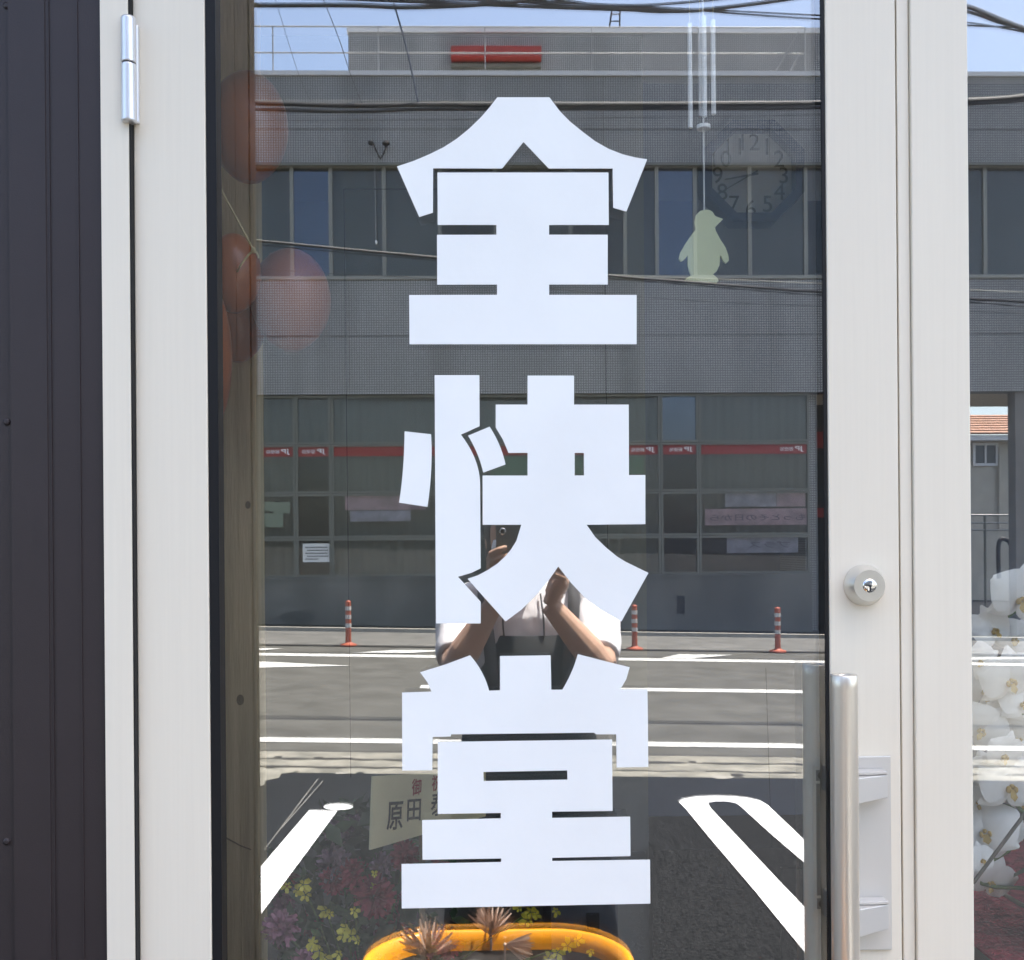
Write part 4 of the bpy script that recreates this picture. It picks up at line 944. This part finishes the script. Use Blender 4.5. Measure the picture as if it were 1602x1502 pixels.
# display table with red cloth and the white orchids (right window)
tab = empty('display_table', (1.2, .42, 0.02), 'display table under a wine red cloth inside the right window', 'table')
tz = 0.955
B('tabletop', (0.66, .10, tz-.03), (2.2, .66, tz-.004), m_stake, tab)
B('cloth', (0.65, .05, tz-.0035), (2.21, .67, tz), m_redcloth, tab)
B('cloth_skirt', (0.65, .045, tz-.5), (2.21, .049, tz), m_redcloth, tab)
for x in (0.7, 2.15):
    for y in (.13, .62): B('leg', (x-.02, y-.02, .021), (x+.02, y+.02, tz-.031), m_stake, tab)
def petal_grid(ln, wd, cup, n=6):
    vs = []; fs = []
    for i in range(n+1):
        t = i/n; w_ = wd*math.sin(math.pi*min(1, .10+.86*t)**.85)
        for j in range(5):
            s = (j-2)/2; vs.append((w_*s, -cup*(1-s*s*.8)*math.sin(math.pi*t*.9)+.25*cup*t*t*4, ln*t))
    for i in range(n):
        for j in range(4): fs.append((i*5+j, i*5+j+1, (i+1)*5+j+1, (i+1)*5+j))
    return [Vector(v) for v in vs], fs
def orchid_flower():
    b = MB()
    for ang, ln, wd in ((0, .95, .36), (125, .9, .33), (-125, .9, .33), (68, 1.0, .62), (-68, 1.0, .62)):
        vs, fs = petal_grid(ln, wd, .12); R = Matrix.Rotation(math.radians(ang), 3, 'Y')
        off = Vector((0, -.05 if wd > .5 else 0, 0)); b.add([R @ v+off for v in vs], fs, True)
    return b
om = orchid_flower().mesh('flower', m_petal, Vector((0, 0, 0)))
lb_ = MB(); lb_.ell((0, -.12, 0), (.055, .07, .06), 10, 6)
for s in (-1, 1): lb_.ell((s*.10, -.13, -.08), (.05, .09, .09), 8, 6)
lb_.add([(-.05, -.15, -.08), (.05, -.15, -.08), (.11, -.24, -.24), (.0, -.28, -.34), (-.11, -.24, -.24)], [(0, 1, 2, 3, 4)])
lm = lb_.mesh('lip', m_lip, Vector((0, 0, 0)))
def orchid(name_label, spots, root_px, Y):
    e = empty('orchid_plant', (P(root_px, 1500, Y).x, Y, tz), name_label, 'orchid', 'white moth orchids in the right window')
    base = Vector((P(root_px, 1500, Y).x, Y, tz))
    MB().lathe(base+Vector((0, 0, .0005)), (0, 0, 1), [(0, .05), (.10, .065), (.10, .058), (.08, .01)], 24).build('pot', m_pot, e)
    for i, (px, py, r, tilt) in enumerate(spots):
        yy = Y+((i*37) % 7-3)*.012; p = P(px, py, yy); k = r*(yy+1.2)/1600
        o = bpy.data.objects.new('flower', om); COL.objects.link(o); o.parent = e; o.location = p-base; o.scale = (k, k, k)
        o.rotation_euler = (math.radians(random.uniform(-15, 25)), math.radians(tilt), math.radians(random.uniform(-25, 25)))
        l = bpy.data.objects.new('lip', lm); COL.objects.link(l); l.parent = o
    top = spots[0]; pts = [base+Vector((0, 0, .08))]+[P(px+8, py+10, Y+.03) for px, py, r, t in sorted(spots, key=lambda s: -s[1])]
    MB().tube(cr(pts, 4), .0028, 6).build('stem', m_stem, e)
    for an in (0.4, 2.2, 3.9):
        d = Vector((math.cos(an), math.sin(an)*.4, 0)); s = Vector((-d.y, d.x, 0)).normalized()*.028
        q0 = base+Vector((0, 0, .09)); q1 = q0+d*.07+Vector((0, 0, .04)); q2 = q0+d*.15+Vector((0, 0, .0))
        MB().add([q0-s*.3, q0+s*.3, q1+s, q1-s, q2+s*.3, q2-s*.3], [(0, 1, 2, 3), (3, 2, 4, 5)], True).build('leaf', m_leaf, e)
    return e
orchid('white moth orchid spray in the window nearest the door', [(1595, 935, 62, 10), (1552, 985, 44, -20), (1588, 1000, 40, 30), (1540, 1078, 56, 15), (1578, 1062, 58, -10), (1536, 1140, 50, 40), (1590, 1155, 46, -30), (1535, 1035, 34, 60), (1600, 1100, 44, 5), (1556, 1120, 40, -50), (1530, 985, 30, 20), (1570, 1180, 42, 15), (1545, 1205, 36, -20)], 1720, .13)
orchid('lower white moth orchid spray drooping over the red cloth', [(1578, 1228, 64, 5), (1540, 1300, 60, -12), (1610, 1250, 50, 25), (1550, 1378, 46, 20), (1600, 1200, 46, 0), (1532, 1255, 40, 35), (1575, 1315, 42, -35), (1535, 1345, 30, 0)], 1830, .16)
sk2 = MB().tube([P(1522, 1382, .09), P(1700, 1144, .09)], .0024, 6).build('support_stake', m_winfr, None); tag(sk2, 'slanting grey support stake crossing the orchids', 'stake')
sk3 = MB().tube(cr([P(1560, 1392, .26), P(1585, 1408, .26), P(1640, 1438, .27)]), .0036, 6).build('aerial_root', m_stake, None); tag(sk3, 'pale aerial root reaching from the lower orchid over red cloth', 'plant')

# ================================================================== OUTSIDE: PLANTER, PERSON
NY0, NY1 = .56, .93                                           # mirrored depths of the tub's rim
zrim = P(780, 1452, NY1).z
xa, xb = P(568, 1500, .80).x, P(988, 1495, .80).x
tcx, tcy = (xa+xb)/2, RY((NY0+NY1)/2); hw_, hd_ = (xb-xa)/2, (NY1-NY0)/2
def rrect(hw, hd, r, z, n=8):
    pts = []
    for qx, qy, a0 in ((1, 1, 0), (-1, 1, 90), (-1, -1, 180), (1, -1, 270)):
        for i in range(n+1):
            a = math.radians(a0+90*i/n); pts.append(Vector((tcx+qx*(hw-r)+r*math.cos(a), tcy+qy*(hd-r)+r*math.sin(a), z)))
    return pts
gz0 = gz(tcx)
stool = empty('planter_stand', (tcx, tcy, gz0), 'low wooden stand under the orange planter, out in front of the door', 'stand')
B('stand_top', (tcx-.24, tcy-.16, zrim-.29), (tcx+.24, tcy+.16, zrim-.262), m_wood, stool)
for sx_ in (-1, 1):
    for sy_ in (-1, 1): B('leg', (tcx+sx_*.22-.018, tcy+sy_*.14-.018, gz0-.02), (tcx+sx_*.22+.018, tcy+sy_*.14+.018, zrim-.291), m_wood, stool)
tub = empty('orange_planter', (tcx, tcy, zrim-.261), 'orange oval planter tub with stones and dry tufts reflected at the bottom', 'planter')
prof = [(hw_-.075, hd_-.06, .10, -.26), (hw_-.025, hd_-.02, .14, -.06), (hw_-.014, hd_-.012, .15, -.02), (hw_-.002, hd_-.002, .155, -.012), (hw_, hd_, .155, -.004), (hw_-.006, hd_-.006, .15, 0), (hw_-.014, hd_-.013, .145, -.003), (hw_-.022, hd_-.02, .14, -.02), (hw_-.035, hd_-.03, .13, -.085)]
t_ = MB().loft([rrect(a, b, r, zrim+z) for a, b, r, z in prof], True); t_.build('tub', m_orange, tub)
MB().loft([rrect(hw_-.030, hd_-.026, .13, zrim-.036), rrect(hw_-.2, hd_-.1, .05, zrim-.027)], True).build('soil', m_soil, tub)
for (px, py, r, s) in ((740, 1486, 30, 1), (800, 1490, 26, 1.4), (700, 1500, 24, 1.2), (860, 1505, 28, 1.1), (770, 1515, 24, 1.2), (640, 1510, 22, 1.2)):
    Yv = .74; p = V(px, py, Yv); k = r*(Yv+1.2)/1600
    MB().ell((p.x, p.y, zrim-.016), (k*s, k*.8, k*.75), 16, 10).build('stone', m_stone, tub)
def tuft(px, py, r, Yv, label, dirs):
    p = V(px, py, Yv); k = r*(Yv+1.2)/1600; b = MB(); rnd = random.Random(px)
    for i in range(48):
        a = rnd.uniform(dirs[0], dirs[1]); e = rnd.gauss(0, .45)
        d = Vector((math.cos(math.radians(a)), math.sin(e)*.8, math.sin(math.radians(a)))).normalized(); ln = k*rnd.uniform(.7, 1.12)
        s = d.cross(Vector((rnd.uniform(-.3, .3), 1, rnd.uniform(-.3, .3)))).normalized()*k*.048
        b.add([p-s*.7, p+s*.7, p+d*ln*.6+s, p+d*ln*.6-s, p+d*ln+s*.5, p+d*ln-s*.5], [(0, 1, 2, 3), (3, 2, 4, 5)])
    b.ell(p, (k*.07, k*.07, k*.07), 10, 6)
    b.tube([p, Vector((p.x, p.y, zrim-.04))], k*.05, 6)
    tag(b.build('dry_tuft', m_straw, None), label, 'dried plant', 'dry straw tufts in the orange planter')
tuft(672, 1496, 52, .80, 'largest straw tuft, at the left end of the planter rim', (20, 160))
tuft(768, 1462, 44, .90, 'straw tuft rising behind the middle of the planter rim', (25, 145))
tuft(790, 1478, 42, .78, 'straw tuft lying sideways to the right over the stones', (-35, 20))

# person taking the picture ------------------------------------------------------------------
def remesh(mb, voxel, smooth_it):
    me = mb.mesh('tmp', m_skin, Vector((0, 0, 0))); o = bpy.data.objects.new('tmp', me); COL.objects.link(o)
    r = o.modifiers.new('r', 'REMESH'); r.mode = 'VOXEL'; r.voxel_size = voxel; r.use_smooth_shade = True
    s = o.modifiers.new('s', 'SMOOTH'); s.iterations = smooth_it; s.factor = 0.5
    bpy.context.view_layer.update()
    res = bpy.data.meshes.new_from_object(o.evaluated_get(bpy.context.evaluated_depsgraph_get()))
    bpy.data.objects.remove(o); bpy.data.meshes.remove(me)
    for p in res.polygons: p.use_smooth = True
    return res
px0 = 0.098
per = empty('person', (px0, -1.56, gz(px0)), 'person in white shirt and black apron photographing the door, reflected', 'person')
ploc = Vector(per.location)
def pobj(name, me, m, parent=per):
    for v in me.vertices: v.co -= ploc
    me.materials.clear(); me.materials.append(m)
    o = bpy.data.objects.new(name, me); COL.objects.link(o); o.parent = parent; me.name = name; return o
def ring(c, rx, ry, n=24): return [Vector((c[0]+rx*math.cos(2*math.pi*i/n), c[1]+ry*math.sin(2*math.pi*i/n), c[2])) for i in range(n)]
yT = RY(1.60)
SR = V(931, 948, 1.58); SL = V(722, 950, 1.58)
ER = V(941, 1042, 1.36); EL = V(712, 1044, 1.36)
WR = V(860, 946, 1.34); WL = V(771, 948, 1.34)
HR = V(858, 908, 1.235); HL = V(774, 898, 1.235)
body = MB()
# torso, pelvis, legs
body.loft([ring((px0, yT-.01, .86), .14, .10), ring((px0, yT-.01, .95), .155, .11), ring((px0, yT, 1.08), .125, .09), ring((px0, yT, 1.22), .14, .10), ring((px0, yT, 1.33), .155, .10), ring((px0, yT-.01, 1.385), .12, .075), ring((px0, yT-.01, 1.42), .055, .05), ring((px0-.008, yT+.01, 1.47), .048, .05), ring((px0-.01, yT+.02, 1.53), .047, .05)])
for s in (-1, 1):
    hx_ = px0+s*.085
    body.tube([(hx_, yT-.01, .92), (hx_+s*.005, yT-.005, .72), (hx_+s*.008, yT, .50), (hx_+s*.008, yT-.015, .33), (hx_+s*.008, yT-.02, gz(px0)+.09)], [.085, .075, .055, .052, .036], 14)
    body.tube([(hx_+s*.008, yT-.05, gz(px0)+.045), (hx_+s*.012, yT+.06, gz(px0)+.04), (hx_+s*.015, yT+.15, gz(px0)+.03)], [.034, .038, .028], 12)
# arms
for Sh, E_, W_ in ((SR, ER, WR), (SL, EL, WL)):
    body.tube([Vector((px0+(Sh.x-px0)*.55, yT-.01, Sh.z+.02)), Sh, Sh.lerp(E_, .5), E_], [.05, .052, .045, .038], 14)
    body.tube([E_+(E_-W_)*.05, E_.lerp(W_, .25), E_.lerp(W_, .6), W_], [.036, .040, .033, .025], 14)
# hands: palm, four fingers over the phone's back, thumb on the screen side
pz0, pz1 = 1.474, 1.552
ph0, ph1 = V(776, 850, 1.30).x, V(874, 850, 1.30).x
yph = RY(1.305)
KZ = 1.418
def hand(W_, H_, s, xe):
    # s: +1 right-hand end of the phone, -1 left-hand end; xe the phone's edge
    kn = Vector((xe+s*.012, yph-.022, KZ))
    body.tube([W_, W_.lerp(kn, .35), W_.lerp(kn, .75), kn], [.025, .029, .030, .024], 14, flat=.75)
    for i in range(4):
        z = KZ-.012+.0205*i; ln = (.9, 1.0, .95, .78)[i]
        a = kn+Vector((s*.004, .004, z-KZ)); b_ = Vector((xe+s*.012, yph+.010, z+.012)); c_ = Vector((xe-s*.012*ln, yph+.019, z+.022)); d_ = Vector((xe-s*.034*ln, yph+.017, z+.028))
        body.tube([W_.lerp(kn, .7)+Vector((0, 0, (i-1.5)*.008)), a, b_, c_, d_], [.0095, .0092, .0088, .0082, .0066], 10)
    t0 = W_.lerp(kn, .45)+Vector((-s*.012, -.004, 0)); t1 = Vector((xe-s*.004, yph-.024, KZ+.013)); t2 = Vector((xe-s*.018, yph-.020, KZ+.036)); t3 = Vector((xe-s*.026, yph-.016, KZ+.058))
    body.tube([t0, t1, t2, t3], [.016, .0125, .011, .0085], 10)
hand(WR, HR, 1, ph1); hand(WL, HL, -1, ph0)
# head
hc = Vector((V(807, 850, 1.53).x, RY(1.53), 1.522))
hrings = []
for z, rx, ry, dy in ((-.118, .026, .026, .040), (-.112, .040, .046, .034), (-.09, .055, .066, .020), (-.06, .064, .080, .008), (-.02, .071, .092, 0), (.02, .075, .098, -.002), (.06, .073, .096, -.004), (.09, .062, .082, -.006), (.11, .042, .056, -.008), (.12, .016, .022, -.008)):
    hrings.append(ring(hc+Vector((0, dy, z)), rx, ry, 28))
body.loft(hrings)
body.ell(hc+Vector((0, .098, -.028)), (.014, .020, .020), 12, 8); body.ell(hc+Vector((0, .094, -.002)), (.010, .012, .028), 12, 8)   # nose
body.ell(hc+Vector((0, .086, -.072)), (.022, .012, .007), 12, 6); body.ell(hc+Vector((0, .084, -.084)), (.020, .012, .007), 12, 6)
for s in (-1, 1):
    body.ell(hc+Vector((s*.074, -.005, -.012)), (.009, .018, .030), 10, 8)
pobj('body', remesh(body, .0033, 2), m_skin)
ey = MB()
for s in (-1, 1): ey.ell(hc+Vector((s*.032, .084, .012)), (.013, .009, .009), 12, 8)
ey.build('eyeballs', m_eye, per).name = 'eye_pair'
ir = MB()
for s in (-1, 1): ir.ell(hc+Vector((s*.032, .0905, .011)), (.006, .004, .006), 10, 6)
ir.build('iris_pair', m_ink, per)
ms = MB(); mr = []
for z, rx, ry, y in ((-.108, .040, .030, .070), (-.09, .054, .046, .064), (-.06, .064, .062, .056), (-.03, .066, .064, .054), (-.008, .060, .054, .060)):
    mr.append([hc+Vector((rx*math.sin(t), y-.02+ry*math.cos(t)+.012, z)) for t in [math.radians(-92+184*i/20) for i in range(21)]])
ms.loft(mr, False, False); mk = ms.build('face_mask', m_mask, per); sm_ = mk.modifiers.new('s', 'SOLIDIFY'); sm_.thickness = .002
hrm = MB()
hrm.loft([ring(hc+Vector((0, dy, z)), rx, ry, 24) for z, rx, ry, dy in ((-.17, .062, .040, -.055), (-.12, .078, .062, -.045), (-.05, .084, .085, -.030), (.02, .086, .098, -.020), (.07, .084, .102, -.014), (.105, .066, .086, -.012), (.128, .03, .04, -.012))])
pobj('hair', remesh(hrm, .007, 2), m_hair)
# shirt with short sleeves
sh = MB()
sh.loft([ring((px0, yT-.01, .92), .172, .125), ring((px0, yT, 1.05), .150, .112), ring((px0, yT, 1.20), .165, .122), ring((px0, yT, 1.31), .178, .120), ring((px0, yT-.005, 1.372), .150, .092), ring((px0, yT-.008, 1.405), .085, .068), ring((px0, yT-.005, 1.425), .066, .062)])
for Sh, E_ in ((SR, ER), (SL, EL)):
    e2 = Sh.lerp(E_, .86)
    sh.tube([Vector((px0+(Sh.x-px0)*.5, yT-.005, Sh.z+.022)), Sh+Vector((0, 0, -.002)), Sh.lerp(E_, .35), e2], [.062, .066, .063, .052], 18)
shm = remesh(sh, .006, 4)
for v in shm.vertices:
    q = v.co; f = mnoise.noise(Vector((q.x*16, q.y*16, q.z*7)))+.5*mnoise.noise(Vector((q.x*34+q.z*20, q.y*30, q.z*24)))
    q += Vector((q.x-px0, q.y-yT, 0)).normalized()*f*.0045
pobj('shirt', shm, m_shirt)
# apron: bib, skirt, straps
ap = MB(); rr = []
for z, rx, ry, yo in ((1.262, .108, .125, 0), (1.15, .135, .130, 0), (1.06, .165, .130, 0)):
    rr.append([Vector((px0+rx*math.sin(t)/math.sin(math.radians(62)), yT+yo+ry*math.cos(t)+.010, z)) for t in [math.radians(-62+124*i/20) for i in range(21)]])
ap.loft(rr, False, False)
apo = ap.build('apron_bib', m_apron, per); so_ = apo.modifiers.new('s', 'SOLIDIFY'); so_.thickness = .004
skt = MB()
skr = []
for z, rx, ry in ((1.085, .162, .130), (1.0, .178, .140), (.85, .205, .155), (.6, .225, .17), (.40, .24, .185)):
    skr.append([Vector((px0+rx*(1+.02*math.sin(7*t))*math.cos(t), yT+ry*(1+.03*math.sin(9*t))*math.sin(t), z)) for t in [2*math.pi*i/40 for i in range(40)]])
skt.loft(skr, False).build('apron_skirt', m_apron, per).modifiers.new('s', 'SOLIDIFY').thickness = .004
def ribbon(name, pts, wd, m):
    b = MB(); t = []
    pts = cr(pts, 5)
    for i, p in enumerate(pts):
        d = (pts[min(i+1, len(pts)-1)]-pts[max(0, i-1)]); s = Vector((d.z, 0, -d.x)); s = s.normalized() if s.length > 1e-4 else Vector((1, 0, 0))
        t.append((p-s*wd/2, p+s*wd/2))
    b.add([q for pr in t for q in pr], [(2*i, 2*i+1, 2*i+3, 2*i+2) for i in range(len(t)-1)], True)
    o = b.build(name, m, per); o.modifiers.new('s', 'SOLIDIFY').thickness = .003; return o
for s in (-1, 1):
    x1_ = V(901, 940, 1.45).x-px0; x2_ = V(894, 985, 1.43).x-px0
    ribbon('apron_strap', [Vector((px0+s*(x1_-.004), yT-.10, 1.30)), Vector((px0+s*(x1_-.004), yT-.085, 1.375)), Vector((px0+s*x1_, yT-.01, 1.418)), Vector((px0+s*x1_, yT+.085, 1.372)), Vector((px0+s*(x1_-.004), yT+.122, 1.32)), Vector((px0+s*x2_, yT+.134, 1.25)), Vector((px0+s*(x2_-.01), yT+.140, 1.13))], .032, m_strap)
for px in (788.5, 852):
    x = V(px, 990, 1.46).x
    ribbon('neck_cord', [Vector((x, yT+.131, 1.262)), Vector((x-.002, yT+.128, 1.31)), Vector((x+(px0-x)*.2, yT+.095, 1.372))], .0045, m_ink)
for s in (-1, 1):
    hx_ = px0+s*.095
    b = MB().loft([ring((hx_, yT+.05, gz(px0)+.006), .048, .135, 20), ring((hx_, yT+.05, gz(px0)+.03), .052, .14, 20), ring((hx_, yT+.03, gz(px0)+.075), .048, .10, 20), ring((hx_, yT-.02, gz(px0)+.11), .045, .055, 20)])
    b.build('shoe', m_shoe, per)
# phone held sideways
phn = empty('smartphone', ((ph0+ph1)/2, yph, pz0), 'dark smartphone held sideways in both hands by the reflected person', 'phone')
MB().box((ph0, yph-.004, pz0), (ph1, yph+.004, pz1)).build('body', m_phone, phn, bevel=.003)
B('screen', (ph0+.003, yph-.0046, pz0+.003), (ph1-.003, yph-.0041, pz1-.003), m_ink, phn)
MB().lathe((ph0+.016, yph+.0041, pz1-.018), (0, 1, 0), [(0, .009), (.0018, .0085), (.002, .006)], 20).build('lens_ring', m_chrome, phn)
MB().lathe((ph0+.016, yph+.0062, pz1-.018), (0, 1, 0), [(0, .0055), (.0006, .005)], 20).build('lens', m_ink, phn)
